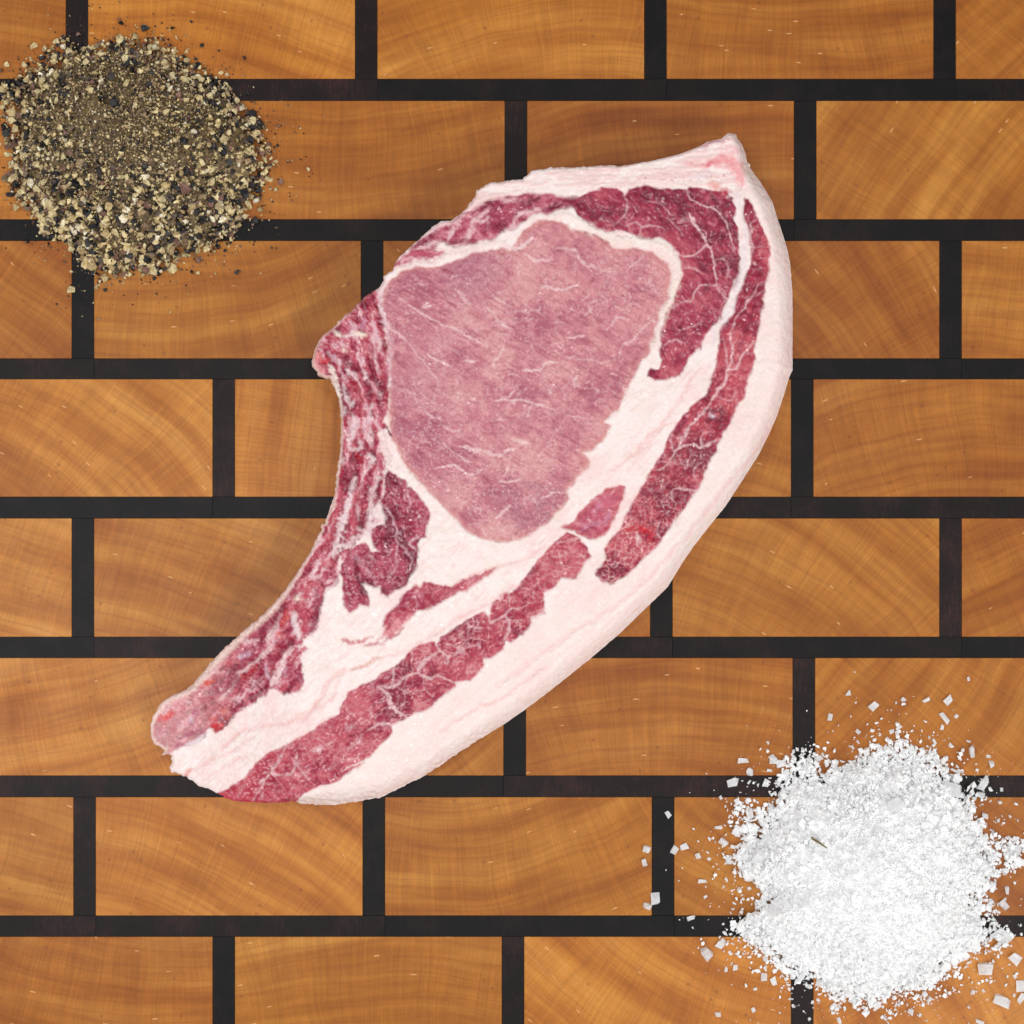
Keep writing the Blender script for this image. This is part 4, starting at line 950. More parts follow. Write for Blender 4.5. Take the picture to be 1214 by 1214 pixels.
def mesh_from(verts, faces, colours, gloss, normals, name, parent, mat):
    me = bpy.data.meshes.new(name)
    nv, nf = len(verts), len(faces)
    me.vertices.add(nv); me.vertices.foreach_set('co', verts.astype(np.float32).ravel())
    me.loops.add(nf * 4); me.loops.foreach_set('vertex_index', faces.astype(np.int32).ravel())
    me.polygons.add(nf)
    me.polygons.foreach_set('loop_start', np.arange(0, nf * 4, 4, dtype=np.int32))
    me.polygons.foreach_set('loop_total', np.full(nf, 4, np.int32))
    me.update(calc_edges=True)
    me.polygons.foreach_set('use_smooth', np.ones(nf, bool))
    ca = me.attributes.new('tissue', 'FLOAT_COLOR', 'POINT')
    ca.data.foreach_set('color', np.concatenate([colours, np.ones((nv, 1), np.float32)], 1).astype(np.float32).ravel())
    ga = me.attributes.new('gloss', 'FLOAT', 'POINT'); ga.data.foreach_set('value', gloss.astype(np.float32))
    if normals is not None: me.normals_split_custom_set_from_vertices(normals.tolist())
    me.materials.append(mat)
    o = bpy.data.objects.new(name, me); C.objects.link(o)
    if parent: o.parent = parent
    return o

chop = empty('pork_chop', (0, 0, 0), 'raw bone-in pork chop with thick white fat edge, lying in the middle of the board', 'pork chop')
names = {0: 'seam_fat', 1: 'fat_cap', 2: 'loin_eye', 3: 'upper_muscle', 4: 'cap_muscle', 5: 'outer_muscle', 6: 'small_muscle', 7: 'belly_muscle', 8: 'seam_muscle', 9: 'rib_muscle', 10: 'rib_meat', 11: 'rib_bone', 12: 'backbone_knob', 13: 'backbone_cartilage'}
plabels = {0: 'white fat running between the muscles', 1: 'thick creamy white outer fat', 2: 'large pale pink round muscle with fine marbling', 3: 'narrow red muscle streaked with fat along the upper left edge',
           4: 'dark red curved muscle in the top right corner', 5: 'long dark red strip of muscle inside the right fat edge', 6: 'small red pointed muscle between loin eye and belly strip', 7: 'long red marbled strip running down to the bottom edge',
           8: 'thin ragged red muscle set in fat', 9: 'dark red grainy muscle beside the ribs', 10: 'ragged red and white meat along the inner curve', 11: 'pale pink rounded bone end at the lower left', 12: 'pinkish rounded bone stump on the left edge', 13: 'pale pink cartilage along the top edge'}
for pid, nm in names.items():
    sel = fpart == pid
    if sel.sum() < 20: continue
    q = quads[sel]
    used, inv = np.unique(q, return_inverse=True)
    o = mesh_from(vp[used], inv.reshape(-1, 4), colf[used], rof[used], nrm[used], nm, chop, MEAT)
    o['label'] = plabels[pid]

# --- the sides: from the cut face's edge down to the board
e = np.concatenate([quads[:, [0, 1]], quads[:, [1, 2]], quads[:, [2, 3]], quads[:, [3, 0]]])
ef = np.concatenate([fpart] * 4)
key = np.sort(e, 1); kk = key[:, 0].astype(np.int64) * (nx * ny) + key[:, 1]
_, first, cnt = np.unique(kk, return_index=True, return_counts=True)
bidx = first[cnt == 1]
be = e[bidx]; bfp = ef[bidx]
gxf, gyf = (gxx / gl).ravel(), (gyy / gl).ravel()
Gs = np.stack([gxf, -gyf], 1)                      # inward, world x / y
def ringpos(idx, frac, inward):
    p = vp[idx].copy()
    p[:, 2] = vp[idx, 2] * frac + 0.00015 * (1 - frac)
    w = 1.6 * (noise(VX.ravel()[idx] / 22, VY.ravel()[idx] / 22, 5) - 0.5) * (1 - frac)
    p[:, :2] += Gs[idx] * ((inward + w) * S)[:, None]
    return p
for nm, sel, lab, tint, mul in (('rind', bfp == 1, 'smooth pale outer side of the fat', lin(240, 206, 196), 0.5), ('cut_side', bfp != 1, 'side of the chop down to the board', lin(222, 162, 154), 0.6)):
    E = be[sel]
    used, inv = np.unique(E, return_inverse=True); inv = inv.reshape(-1, 2); n = len(used)
    levels = [(1.0, 0.0), (0.8, -0.6), (0.55, -0.2), (0.3, 1.6), (0.12, 4.0), (0.0, 7.0)]
    vs_ = []; cs_ = []
    for kx, (fr, inw) in enumerate(levels):
        vs_.append(vp[used] if kx == 0 else ringpos(used, fr, np.full(n, inw)))
        cs_.append(colf[used] * (1 - mul * min(kx, 2) / 2) + tint * mul * min(kx, 2) / 2)
    fs_ = []
    for kx in range(len(levels) - 1):
        fs_.append(np.stack([inv[:, 0] + kx * n, inv[:, 0] + (kx + 1) * n, inv[:, 1] + (kx + 1) * n, inv[:, 1] + kx * n], 1)[:, ::-1])
    o = mesh_from(np.concatenate(vs_), np.concatenate(fs_), np.concatenate(cs_), np.full(n * len(levels), 0.4, np.float32), None, nm, chop, MEAT)
    o['label'] = lab

# ------------------------------------------------------------------ grains: shapes shared by pepper and salt
ICO_V = []
ph = (1 + 5 ** 0.5) / 2
for a, b in ((1, ph), (-1, ph), (1, -ph), (-1, -ph)):
    ICO_V += [(0, a, b), (a, b, 0), (b, 0, a)]
ICO_V = np.array(ICO_V, np.float32); ICO_V /= np.linalg.norm(ICO_V[0])
def hull(P):
    import bmesh
    bm = bmesh.new()
    for p in P: bm.verts.new(p)
    r = bmesh.ops.convex_hull(bm, input=bm.verts)
    for v in [v for v in bm.verts if not v.link_faces]: bm.verts.remove(v)
    bmesh.ops.triangulate(bm, faces=bm.faces)
    bm.verts.index_update()
    v = np.array([v.co[:] for v in bm.verts], np.float32)
    f = np.array([[x.index for x in fc.verts] for fc in bm.faces], np.int32)
    bm.free()
    return v, f
rs = np.random.RandomState(5)
def chunk(flat=1.0, n=10, jitter=0.55):
    P = ICO_V[rs.permutation(12)[:n]] * (1 + jitter * (rs.rand(n, 1) - 0.6)) + 0.12 * rs.randn(n, 3)
    P[:, 2] *= flat
    return hull([tuple(p) for p in P])
def crystal():                                    # broken flake or cube corner of salt
    k = rs.rand()
    if k < 0.55: w, h, t = 1, rs.uniform(0.55, 1), rs.uniform(0.18, 0.4)
    else: w, h, t = 1, rs.uniform(0.6, 1), rs.uniform(0.45, 0.8)
    P = []
    for sx in (-1, 1):
        for sy in (-1, 1):
            for sz in (-1, 1):
                if rs.rand() < 0.15: continue
                P.append((sx * w * rs.uniform(0.35, 1.1), sy * h * rs.uniform(0.4, 1.1), sz * t * rs.uniform(0.4, 1.1)))
    P.append((rs.uniform(-1.1, 1.1), rs.uniform(-.5, .5), 0)); P.append((rs.uniform(-.3, .3), rs.uniform(-.9, .9), t * 0.9))
    return hull(P)
PEP = [chunk(rs.uniform(0.4, 1.0), rs.randint(8, 12)) for _ in range(22)]
SAL = [crystal() for _ in range(18)]

def rotm(n, tilt):
    out = np.zeros((n, 3, 3), np.float32)
    for i in range(n):
        m = Matrix.Rotation(rs.uniform(0, 6.283), 3, 'Z') @ Matrix.Rotation(rs.normal(0, tilt), 3, 'X') @ Matrix.Rotation(rs.normal(0, tilt), 3, 'Y') @ Matrix.Rotation(rs.uniform(0, 6.283), 3, 'Z')
        out[i] = m
    return out

def heap_mesh(name, shapes, pos, size, cols, tilt, mat, parent=None):
    """many grains joined into one mesh"""
    n = len(pos); R = rotm(n, tilt)
    V = []; Fc = []; Cc = []; off = 0
    pick = rs.randint(0, len(shapes), n)
    for i in range(n):
        v, f = shapes[pick[i]]
        V.append((v * size[i]) @ R[i].T + pos[i]); Fc.append(f + off); off += len(v)
        Cc.append(np.repeat(cols[i][None], len(v), 0))
    V = np.concatenate(V); Fc = np.concatenate(Fc); Cc = np.concatenate(Cc)
    me = bpy.data.meshes.new(name)
    me.vertices.add(len(V)); me.vertices.foreach_set('co', V.astype(np.float32).ravel())
    me.loops.add(len(Fc) * 3); me.loops.foreach_set('vertex_index', Fc.ravel())
    me.polygons.add(len(Fc)); me.polygons.foreach_set('loop_start', np.arange(0, len(Fc) * 3, 3, dtype=np.int32)); me.polygons.foreach_set('loop_total', np.full(len(Fc), 3, np.int32))
    me.update(calc_edges=True)
    me.polygons.foreach_set('use_smooth', np.zeros(len(Fc), bool))
    ca = me.attributes.new('grain', 'FLOAT_COLOR', 'POINT')
    ca.data.foreach_set('color', np.concatenate([Cc, np.ones((len(V), 1))], 1).astype(np.float32).ravel())
    me.materials.append(mat)
    o = bpy.data.objects.new(name, me); C.objects.link(o)
    if parent: o.parent = parent
    return o

def make_pepper(single=False):
    m, nt, b = nodes('cracked_pepper_piece' if single else 'cracked_pepper')
    L = nt.links.new
    if single: at = N(nt, 'ShaderNodeAttribute', attribute_type='OBJECT', attribute_name='shade')
    else: at = N(nt, 'ShaderNodeAttribute', attribute_name='grain')
    tc = N(nt, 'ShaderNodeTexCoord')
    n1 = snoise(nt, tc.outputs['Object'], 0.9 if single else 1500, 3, 0.6)
    rr = ramp(nt, n1, [(0.32, (0.55, 0.5, 0.45)), (0.55, (1.0, 1.0, 1.0)), (0.75, (1.18, 1.17, 1.12))])
    L(mixc(nt, 1.0, at.outputs['Color'], rr, 'MULTIPLY'), b.inputs['Base Color'])
    b.inputs['Roughness'].default_value = 0.5
    bp = N(nt, 'ShaderNodeBump'); bp.inputs['Strength'].default_value = 0.8; bp.inputs['Distance'].default_value = 0.0002
    L(n1, bp.inputs['Height']); L(bp.outputs[0], b.inputs['Normal'])
    return m
PEPM = make_pepper(); PEPS = make_pepper(True)

def radial(cx, cy, rx, ry, pts):
    """radius of a measured outline round its centre, as a table over the angle"""
    A = np.array([math.atan2((p[1] - cy) / ry, (p[0] - cx) / rx) for p in pts]); R_ = np.array([math.hypot((p[0] - cx) / rx, (p[1] - cy) / ry) for p in pts])
    o_ = np.argsort(A)
    return A[o_], R_[o_]
PEPO = [(x / 3.035, y / 3.035) for x, y in [(240, 150), (330, 200), (400, 160), (520, 160), (600, 165), (650, 225), (740, 280), (820, 345), (860, 400), (925, 440), (945, 520), (955, 600), (935, 650), (905, 720), (850, 760), (830, 840), (790, 890), (720, 890), (640, 915), (560, 965), (500, 955), (430, 985), (350, 990), (290, 910), (255, 860), (170, 835), (150, 780), (110, 745), (70, 700), (55, 640), (60, 560), (30, 480), (35, 400), (20, 320), (90, 290), (150, 230), (200, 190)]]
SALO = [(750 + x / 2.616, 780 + y / 2.616) for x, y in [(470, 350), (530, 390), (590, 360), (640, 340), (720, 310), (800, 280), (860, 290), (930, 300), (1000, 385), (1035, 420), (1050, 500), (1110, 580), (1125, 650), (1080, 720), (1075, 800), (1100, 870), (1040, 925), (980, 960), (900, 1020), (820, 1030), (740, 1075), (680, 1070), (620, 1030), (560, 965), (510, 990), (450, 960), (400, 905), (350, 870), (300, 835), (390, 775), (410, 720), (360, 685), (325, 640), (325, 570), (370, 530), (430, 480), (460, 420)]]
OUTL = {}
def heap_height(px, py, cx, cy, rx, ry, hmax, seed, p=1.3):
    if seed not in OUTL: OUTL[seed] = radial(cx, cy, rx, ry, PEPO if seed == 1.3 else SALO)
    A, R_ = OUTL[seed]
    a = np.arctan2((py - cy) / ry, (px - cx) / rx)
    rr = np.interp(a, A, R_, period=2 * math.pi)
    q = np.hypot((px - cx) / rx, (py - cy) / ry) / rr
    q = q * (1 + 0.10 * (fbm(px / 18, py / 18, 333, 2) - 0.5) * 2)
    return hmax * np.clip(1 - q ** p, 0, 1), q

def heap_core(name, cx, cy, rx, ry, hmax, seed, col_, mat, bump, p=1.3, parent=None, lift=-0.0004):
    n = 110
    us = np.linspace(-1.25, 1.25, n)
    gx_, gy_ = np.meshgrid(cx + us * rx, cy + us * ry)
    h, q = heap_height(gx_, gy_, cx, cy, rx, ry, hmax, seed, p)
    h = h + bump * (fbm(gx_ / 7, gy_ / 7, 301, 3) - 0.5) * np.clip(h / 0.002, 0, 1) + lift
    ok = q < 0.9
    idx = -np.ones((n, n), int); verts = []
    F_ = []
    for j in range(n - 1):
        for i in range(n - 1):
            if ok[j, i] or ok[j + 1, i] or ok[j, i + 1] or ok[j + 1, i + 1]:
                for (jj, ii) in ((j, i), (j + 1, i), (j + 1, i + 1), (j, i + 1)):
                    if idx[jj, ii] < 0:
                        idx[jj, ii] = len(verts); verts.append((X(gx_[jj, ii]), Y(gy_[jj, ii]), max(h[jj, ii], -0.0003)))
                F_.append((idx[j, i], idx[j + 1, i], idx[j + 1, i + 1], idx[j, i + 1]))
    me = bpy.data.meshes.new(name); me.from_pydata(verts, [], F_); me.update()
    ca = me.attributes.new('grain', 'FLOAT_COLOR', 'POINT')
    ca.data.foreach_set('color', np.tile(np.append(col_, 1).astype(np.float32), len(verts)))
    me.polygons.foreach_set('use_smooth', np.ones(len(F_), bool))
    me.materials.append(mat)
    o = bpy.data.objects.new(name, me); C.objects.link(o)
    if parent: o.parent = parent
    return o

# ------------------------------------------------------------------ PEPPER
PC = (158, 190); PRX, PRY, PH = 148, 140, 0.0150
pal = np.array([lin(216, 198, 150), lin(194, 172, 124), lin(158, 134, 100), lin(122, 102, 78), lin(88, 76, 66), lin(48, 44, 44), lin(22, 21, 24), lin(126, 92, 80), lin(230, 220, 192)])
def pepcols(n, w):
    w = np.array(w, float); w /= w.sum()
    c = pal[rs.choice(len(pal), n, p=w)] * (0.95 + 0.45 * rs.rand(n, 1))
    return c.astype(np.float32)
peproot = empty('pepper_heap', (X(PC[0]), Y(PC[1]), 0), 'round heap of coarsely cracked black pepper in the upper left corner of the board', 'pepper')
core = heap_core('ground_pepper_core', PC[0], PC[1], PRX, PRY, PH - 0.0006, 1.3, lin(138, 116, 76), PEPM, 0.0012)
def heap_r(a, seed, cx, cy, rx, ry):
    if seed not in OUTL: OUTL[seed] = radial(cx, cy, rx, ry, PEPO if seed == 1.3 else SALO)
    A, R_ = OUTL[seed]
    return np.interp(a, A, R_, period=2 * math.pi)
def place(n, cx, cy, rx, ry, hmax, seed, qmax, p=1.3, dens=None):
    out = []
    while len(out) < n:
        a = rs.uniform(0, 6.2832); q = math.sqrt(rs.rand()) * qmax
        if dens is not None and rs.rand() > dens(q, a): continue
        g = heap_r(a, seed, cx, cy, rx, ry)
        px = cx + rx * q * g * math.cos(a); py = cy + ry * q * g * math.sin(a)
        out.append((px, py))
    out = np.array(out)
    h, q = heap_height(out[:, 0], out[:, 1], cx, cy, rx, ry, hmax, seed, p)
    return out, h, q
parts_ = []
allp, alls, allc = [], [], []
finec = (150, 135)
# fine dust, thickest near the top centre
pts, h, q = place(16000, *PC, PRX, PRY, PH, 1.3, 0.98)
dc = np.hypot(pts[:, 0] - finec[0], (pts[:, 1] - finec[1]))
keep = rs.rand(len(pts)) < np.clip(1.35 - dc / 120, 0.25, 1)
pts, h = pts[keep], h[keep]; n = len(pts)
sz = rs.uniform(0.9, 1.7, n) * S
allp.append(np.stack([X(pts[:, 0]), Y(pts[:, 1]), h + rs.uniform(0.0002, 0.0009, n)], 1)); alls.append(sz); allc.append(pepcols(n, [2, 4, 5, 4, 3, 2, 1, 1.5, .4]))
# medium
pts, h, q = place(3600, *PC, PRX, PRY, PH, 1.3, 1.06)
dc = np.hypot(pts[:, 0] - finec[0], (pts[:, 1] - finec[1]))
keep = rs.rand(len(pts)) < np.clip(dc / 85, 0.2, 1)
pts, h = pts[keep], h[keep]; n = len(pts)
sz = rs.uniform(1.6, 3.0, n) * S
allp.append(np.stack([X(pts[:, 0]), Y(pts[:, 1]), h + rs.uniform(0.0002, 0.0009, n)], 1)); alls.append(sz); allc.append(pepcols(n, [3.4, 2.4, 2, 1.6, 1.8, 2.4, 2.6, 1.2, .6]))
# coarse
pts, h, q = place(1500, *PC, PRX, PRY, PH, 1.3, 1.04, dens=lambda q, a: 0.30 + 0.7 * min(1, q) ** 1.5)
dc = np.hypot(pts[:, 0] - finec[0], (pts[:, 1] - finec[1]))
keep = rs.rand(len(pts)) < np.clip((dc - 10) / 100, 0.05, 1)
pts, h = pts[keep], h[keep]; n = len(pts)
sz = rs.uniform(2.7, 5.4, n) * S * (1 + 0.3 * np.clip((pts[:, 1] - 170) / 120, 0, 1))
allp.append(np.stack([X(pts[:, 0]), Y(pts[:, 1]), h + rs.uniform(0.0003, 0.0010, n)], 1)); alls.append(sz); allc.append(pepcols(n, [4.4, 2.2, 1.4, .9, 1.2, 2.0, 2.6, 1.1, 1.2]))
# dust round the heap, lying on the board
a = rs.uniform(0, 6.283, 900); q = (0.98 + np.abs(rs.normal(0, 0.18, 900))) * heap_r(a, 1.3, *PC, PRX, PRY)
pts = np.stack([PC[0] + PRX * q * np.cos(a), PC[1] + PRY * q * np.sin(a)], 1); n = len(pts)
sz = rs.uniform(0.4, 1.7, n) * S * (1 + (rs.rand(n) < 0.12))
allp.append(np.stack([X(pts[:, 0]), Y(pts[:, 1]), sz * 0.5], 1)); alls.append(sz); allc.append(pepcols(n, [1.2, 1, 1, 1.5, 2, 3, 4, 1.5, .2]))
gr = heap_mesh('pepper_grains', PEP, np.concatenate(allp), np.concatenate(alls), np.concatenate(allc), 1.2, PEPM)
for o in (core, gr):
    o.parent = peproot; o.location = (-peproot.location.x, -peproot.location.y, 0)
    o['kind'] = 'stuff'
core['label'] = 'fine brown ground pepper in the middle of the heap'

# loose coarse pieces, each an object
def shared(shape, nm, mat):
    me = bpy.data.meshes.new(nm); me.from_pydata(shape[0].tolist(), [], shape[1].tolist()); me.materials.append(mat); me.update(); return me
PEPME = [shared(s, 'pepper_piece', PEPS) for s in PEP]
kinds = [('pale cream', 0, 'cream'), ('tan', 1, 'tan'), ('brown', 3, 'brown'), ('black', 6, 'black'), ('reddish brown', 7, 'reddish')]
used_p = [(-99, -99, 0)]
def pepper_piece(px, py, r, kind, label=None, group=None, z=None, flat=None):
    k = kinds[kind]
    o = bpy.data.objects.new('cracked_peppercorn', PEPME[rs.randint(len(PEPME))])
    C.objects.link(o)
    c = pal[k[1]] * rs.uniform(0.85, 1.15)
    o['shade'] = [float(v) for v in c]
    s = r * S
    o.scale = (s * rs.uniform(0.85, 1.15), s * rs.uniform(0.85, 1.15), s * rs.uniform(0.7, 1.0))
    o.rotation_euler = (rs.uniform(-0.5, 0.5), rs.uniform(-0.5, 0.5), rs.uniform(0, 6.28))
    hh = 0.0
    if z is None:
        h_, q_ = heap_height(np.array([px]), np.array([py]), *PC, PRX, PRY, PH, 1.3)
        hh = float(h_[0])
    o.location = (X(px), Y(py), hh + s * (0.62 if hh == 0 else 0.9))
    where = side(px, py)
    if label is None:
        lab = f'{k[0]} peppercorn bit {where}'
        group = f'{k[2]} peppercorn fragments {where}'
    else: lab = label
    tag(o, lab, 'peppercorn', group)
    return o
def side(px, py):
    a = math.degrees(math.atan2(-(py - PC[1]), px - PC[0])) % 360
    names_ = ['on the right rim of the pepper heap', 'on the upper right rim of the pepper heap', 'on the top rim of the pepper heap', 'on the upper left rim of the pepper heap', 'on the left rim of the pepper heap', 'on the lower left rim of the pepper heap', 'on the bottom rim of the pepper heap', 'on the lower right rim of the pepper heap']
    q = math.hypot((px - PC[0]) / PRX, (py - PC[1]) / PRY)
    i = int(((a + 22.5) % 360) // 45)
    if q > 1.08: return names_[i].replace('on the ', 'loose off the ').replace(' rim of the', ' side of the', 1)
    if q < 0.8: return 'lying on top of the pepper heap'
    return names_[i]
k4 = 3.035
special = [  # measured pieces: x, y (in the enlarged corner), radius, kind, own label
    (522, 105, 8.5, 3, 'big black wrinkled peppercorn shell standing alone above the pepper heap'),
    (435, 145, 7.5, 0, 'round pale peppercorn half with dark dots on the top rim of the pepper heap'),
    (256, 192, 7.0, 0, 'round cream peppercorn face over the black strip at the upper left'),
    (20, 642, 8.0, 2, 'large dull grey-brown peppercorn half at the left edge of the picture'),
    (905, 412, 7.5, 3, 'black angular peppercorn husk on the right rim, above a cream piece'),
    (912, 440, 5.5, 0, 'cream piece tucked right under the black angular husk at the right rim'),
    (920, 793, 7.0, 3, 'black peppercorn husk on the dark strip off the lower right of the heap'),
    (938, 756, 5.5, 0, 'cream peppercorn chunk just above the black husk off the lower right of the heap'),
    (885, 778, 5.5, 0, 'cream peppercorn chunk left of the black husk off the lower right of the heap'),
    (715, 938, 7.0, 4, 'reddish brown wrinkled peppercorn off the lower right of the heap'),
    (624, 968, 7.0, 0, 'round cream peppercorn lying alone below the pepper heap'),
    (563, 975, 7.5, 0, 'cream peppercorn with a black cap at the bottom rim of the heap'),
    (563, 958, 5.5, 3, 'black cap resting on the cream peppercorn at the bottom rim of the heap'),
    (378, 1003, 6.0, 1, 'tan hollow peppercorn below the heap beside the upright black strip'),
    (344, 962, 6.5, 0, 'cream peppercorn half at the bottom of the heap by the upright black strip'),
    (257, 1043, 5.5, 0, 'cream peppercorn bit lowest down on the upright black strip'),
    (965, 600, 6.5, 0, 'cream cracked peppercorn off the right side, upper one of a close pair'),
    (965, 648, 7.0, 0, 'cream cracked peppercorn off the right side, lower one of a close pair'),
    (1013, 655, 6.5, 4, 'brown wrinkled peppercorn farthest right of the heap'),
    (993, 683, 3.2, 0, 'tiny cream bit below the brown peppercorn farthest right of the heap'),
    (397, 690, 6.0, 0, 'brightest whitish peppercorn chunk near the middle of the heap'),
    (555, 600, 5.0, 0, 'small whitish round chunk in the middle of the heap'),
    (885, 700, 8.5, 3, 'large black peppercorn shell on the lower right rim of the heap'),
    (175, 530, 7.0, 3, 'shiny black shell on the left part of the heap'),
    (438, 395, 7.0, 3, 'black shell in the fine dust near the top of the heap'),
    (683, 700, 9.5, 4, 'long reddish brown husk on the lower right slope of the heap'),
    (818, 515, 6.5, 1, 'tan ring-shaped peppercorn half on the right slope of the heap'),
    (88, 233, 5.0, 0, 'cream chunk loose on the wood off the upper left of the heap'),
    (124, 168, 4.8, 1, 'greyish tan chunk farthest up on the upper left of the heap'),
    (672, 187, 4.2, 0, 'small cream bit loose above the right part of the heap'),
    (727, 164, 3.2, 3, 'tiny black bit loose above the right part of the heap'),
    (1000, 525, 4.0, 3, 'flat black flake loose to the right of the heap'),
    (853, 981, 4.0, 3, 'small black bit loose on the wood below right of the heap'),
    (60, 470, 7.5, 0, 'cream peppercorn chunk at the far left rim of the heap'),
    (50, 410, 6.5, 1, 'tan peppercorn half above the cream chunk at the far left rim'),
    (60, 745, 6.5, 1, 'tan peppercorn shell low on the left, near the black strip'),
    (130, 750, 6.0, 0, 'cream peppercorn resting at the black strip, lower left of the heap'),
]
for x, y, r, kd, lab in special: pepper_piece(x / k4, y / k4, r * 0.86, kd, lab)
np_piece = 0
for i in range(190):
    a = rs.uniform(0, 6.283); q = rs.choice([rs.uniform(0.84, 1.06), 1.05 + abs(rs.normal(0, 0.09)), rs.uniform(0.3, 0.8)], p=[.72, .16, .12])
    g = float(heap_r(a, 1.3, *PC, PRX, PRY)); px = PC[0] + PRX * q * g * math.cos(a); py = PC[1] + PRY * q * g * math.sin(a)
    if px < 3: continue
    r = rs.uniform(3.2, 5.4) if q < 1.08 else rs.uniform(1.6, 4.0)
    pepper_piece(px, py, r, rs.choice(5, p=[.46, .17, .09, .20, .08]))

# ------------------------------------------------------------------ SALT
def make_salt(loose):
    m, nt, b = nodes('loose_salt_crystal' if loose else 'salt_crystals')
    L = nt.links.new
    tc = N(nt, 'ShaderNodeTexCoord')
    n1 = snoise(nt, tc.outputs['Object'], 1.1 if loose else 1200, 3, 0.6)
    L(ramp(nt, n1, [(0.3, (0.88, 0.89, 0.90)), (0.6, (0.965, 0.965, 0.965))]), b.inputs['Base Color'])
    b.inputs['Roughness'].default_value = 0.22
    L(math_(nt, 'MULTIPLY_ADD', n1, 0.35, 0.12), b.inputs['Roughness'])
    b.inputs['IOR'].default_value = 1.5
    if not loose:
        b.inputs['Specular IOR Level'].default_value = 0.4
    tr = N(nt, 'ShaderNodeBsdfTranslucent'); tr.inputs[0].default_value = (0.95, 0.96, 0.97, 1)
    tp = N(nt, 'ShaderNodeBsdfTransparent'); tp.inputs[0].default_value = (0.95, 0.96, 0.98, 1)
    mx = N(nt, 'ShaderNodeMixShader'); mx.inputs[0].default_value = 0.30 if loose else 0.0
    L(b.outputs[0], mx.inputs[1]); L(tr.outputs[0], mx.inputs[2])
    m2 = N(nt, 'ShaderNodeMixShader')
    L(ramp(nt, n1, [(0.35, (0.30, 0.30, 0.30) if loose else (0.0,) * 3), (0.62, (0.10, 0.10, 0.10) if loose else (0.0,) * 3)]), m2.inputs[0])
    L(mx.outputs[0], m2.inputs[1]); L(tp.outputs[0], m2.inputs[2])
    L(m2.outputs[0], nt.nodes['Material Output'].inputs['Surface'])
    return m
SALM = make_salt(False); SALS = make_salt(True)
SCX, SCY = 1030, 1037; SRX, SRY, SH = 143, 138, 0.0150
saltroot = empty('salt_heap', (X(SCX), Y(SCY), 0), 'white heap of flaky salt in the lower right corner of the board', 'salt')
score = heap_core('fine_salt_core', SCX, SCY, SRX, SRY, SH, 0.4, lin(235, 238, 238), SALM, 0.0030, p=1.5, lift=0.0002)
allp, alls = [], []
pts, h, q = place(9500, SCX, SCY, SRX, SRY, SH, 0.4, 1.0, p=1.5); n = len(pts)
sz = rs.uniform(0.9, 2.5, n) * S * (1 + 0.9 * (rs.rand(n) < 0.05)) * (0.72 + 0.75 * np.clip(q, 0, 1) ** 2)
h = h + 0.0030 * (fbm(pts[:, 0] / 7, pts[:, 1] / 7, 301, 3) - 0.5) * np.clip(h / 0.002, 0, 1)
allp.append(np.stack([X(pts[:, 0]), Y(pts[:, 1]), h + rs.uniform(0.0002, 0.0007, n)], 1)); alls.append(sz)
# clumps
for cx, cy, rr_, k in ((900, 1015, 26, 260), (1005, 945, 34, 260), (950, 905, 22, 90), (1085, 935, 34, 160), (900, 1100, 24, 120), (1200, 1010, 22, 140), (1180, 1110, 20, 80), (1100, 900, 20, 70), (1060, 895, 26, 90), (1000, 1165, 26, 120), (1080, 1160, 30, 130), (885, 965, 24, 60)):
    a = rs.uniform(0, 6.283, k); q = np.sqrt(rs.rand(k)) * rr_
    p2 = np.stack([cx + q * np.cos(a), cy + q * np.sin(a) * 0.8], 1)
    hb, _ = heap_height(p2[:, 0], p2[:, 1], SCX, SCY, SRX, SRY, SH, 0.4, 1.5)
    h2 = 0.0022 * (1 - (q / rr_) ** 2) * rs.rand(k) + 0.0004 + hb
    allp.append(np.stack([X(p2[:, 0]), Y(p2[:, 1]), h2], 1)); alls.append(rs.uniform(1.2, 3.4, k) * S)
# larger broken flakes on the slopes and the upper rim
k = 420; a = np.where(rs.rand(k) < 0.5, rs.uniform(3.5, 6.0, k), rs.uniform(0, 6.283, k)); q = rs.uniform(0.62, 1.08, k) * heap_r(a, 0.4, SCX, SCY, SRX, SRY)
p2 = np.stack([SCX + SRX * q * np.cos(a), SCY + SRY * q * np.sin(a)], 1)
hb, _ = heap_height(p2[:, 0], p2[:, 1], SCX, SCY, SRX, SRY, SH, 0.4, 1.5)
allp.append(np.stack([X(p2[:, 0]), Y(p2[:, 1]), hb + 0.0008], 1)); alls.append(rs.uniform(2.8, 5.6, k) * S)
# sparse skirt
a = rs.uniform(0, 6.283, 2200); q = (0.93 + np.abs(rs.normal(0, 0.14, 2200))) * heap_r(a, 0.4, SCX, SCY, SRX, SRY)
p2 = np.stack([SCX + SRX * q * np.cos(a), SCY + SRY * q * np.sin(a)], 1)
clump = noise(p2[:, 0] / 12, p2[:, 1] / 12, 77) > 0.42
p2 = p2[clump]; k = len(p2)
sz = rs.uniform(0.9, 2.8, k) * S
allp.append(np.stack([X(p2[:, 0]), Y(p2[:, 1]), sz * 0.6 + rs.rand(k) * 0.0008 * (noise(p2[:, 0] / 9, p2[:, 1] / 9, 78) > 0.5)], 1)); alls.append(sz)
a = rs.uniform(0, 6.283, 420); q = 1.05 + np.abs(rs.normal(0, 0.28, 420))
p2 = np.stack([SCX + SRX * q * np.cos(a), SCY + SRY * q * np.sin(a)], 1); sz = rs.uniform(0.4, 1.3, 420) * S
allp.append(np.stack([X(p2[:, 0]), Y(p2[:, 1]), sz * 0.5], 1)); alls.append(sz)
P_ = np.concatenate(allp); S_ = np.concatenate(alls)
okb = (P_[:, 0] < X(1214 + 60)) & (P_[:, 1] > Y(1214 + 60))
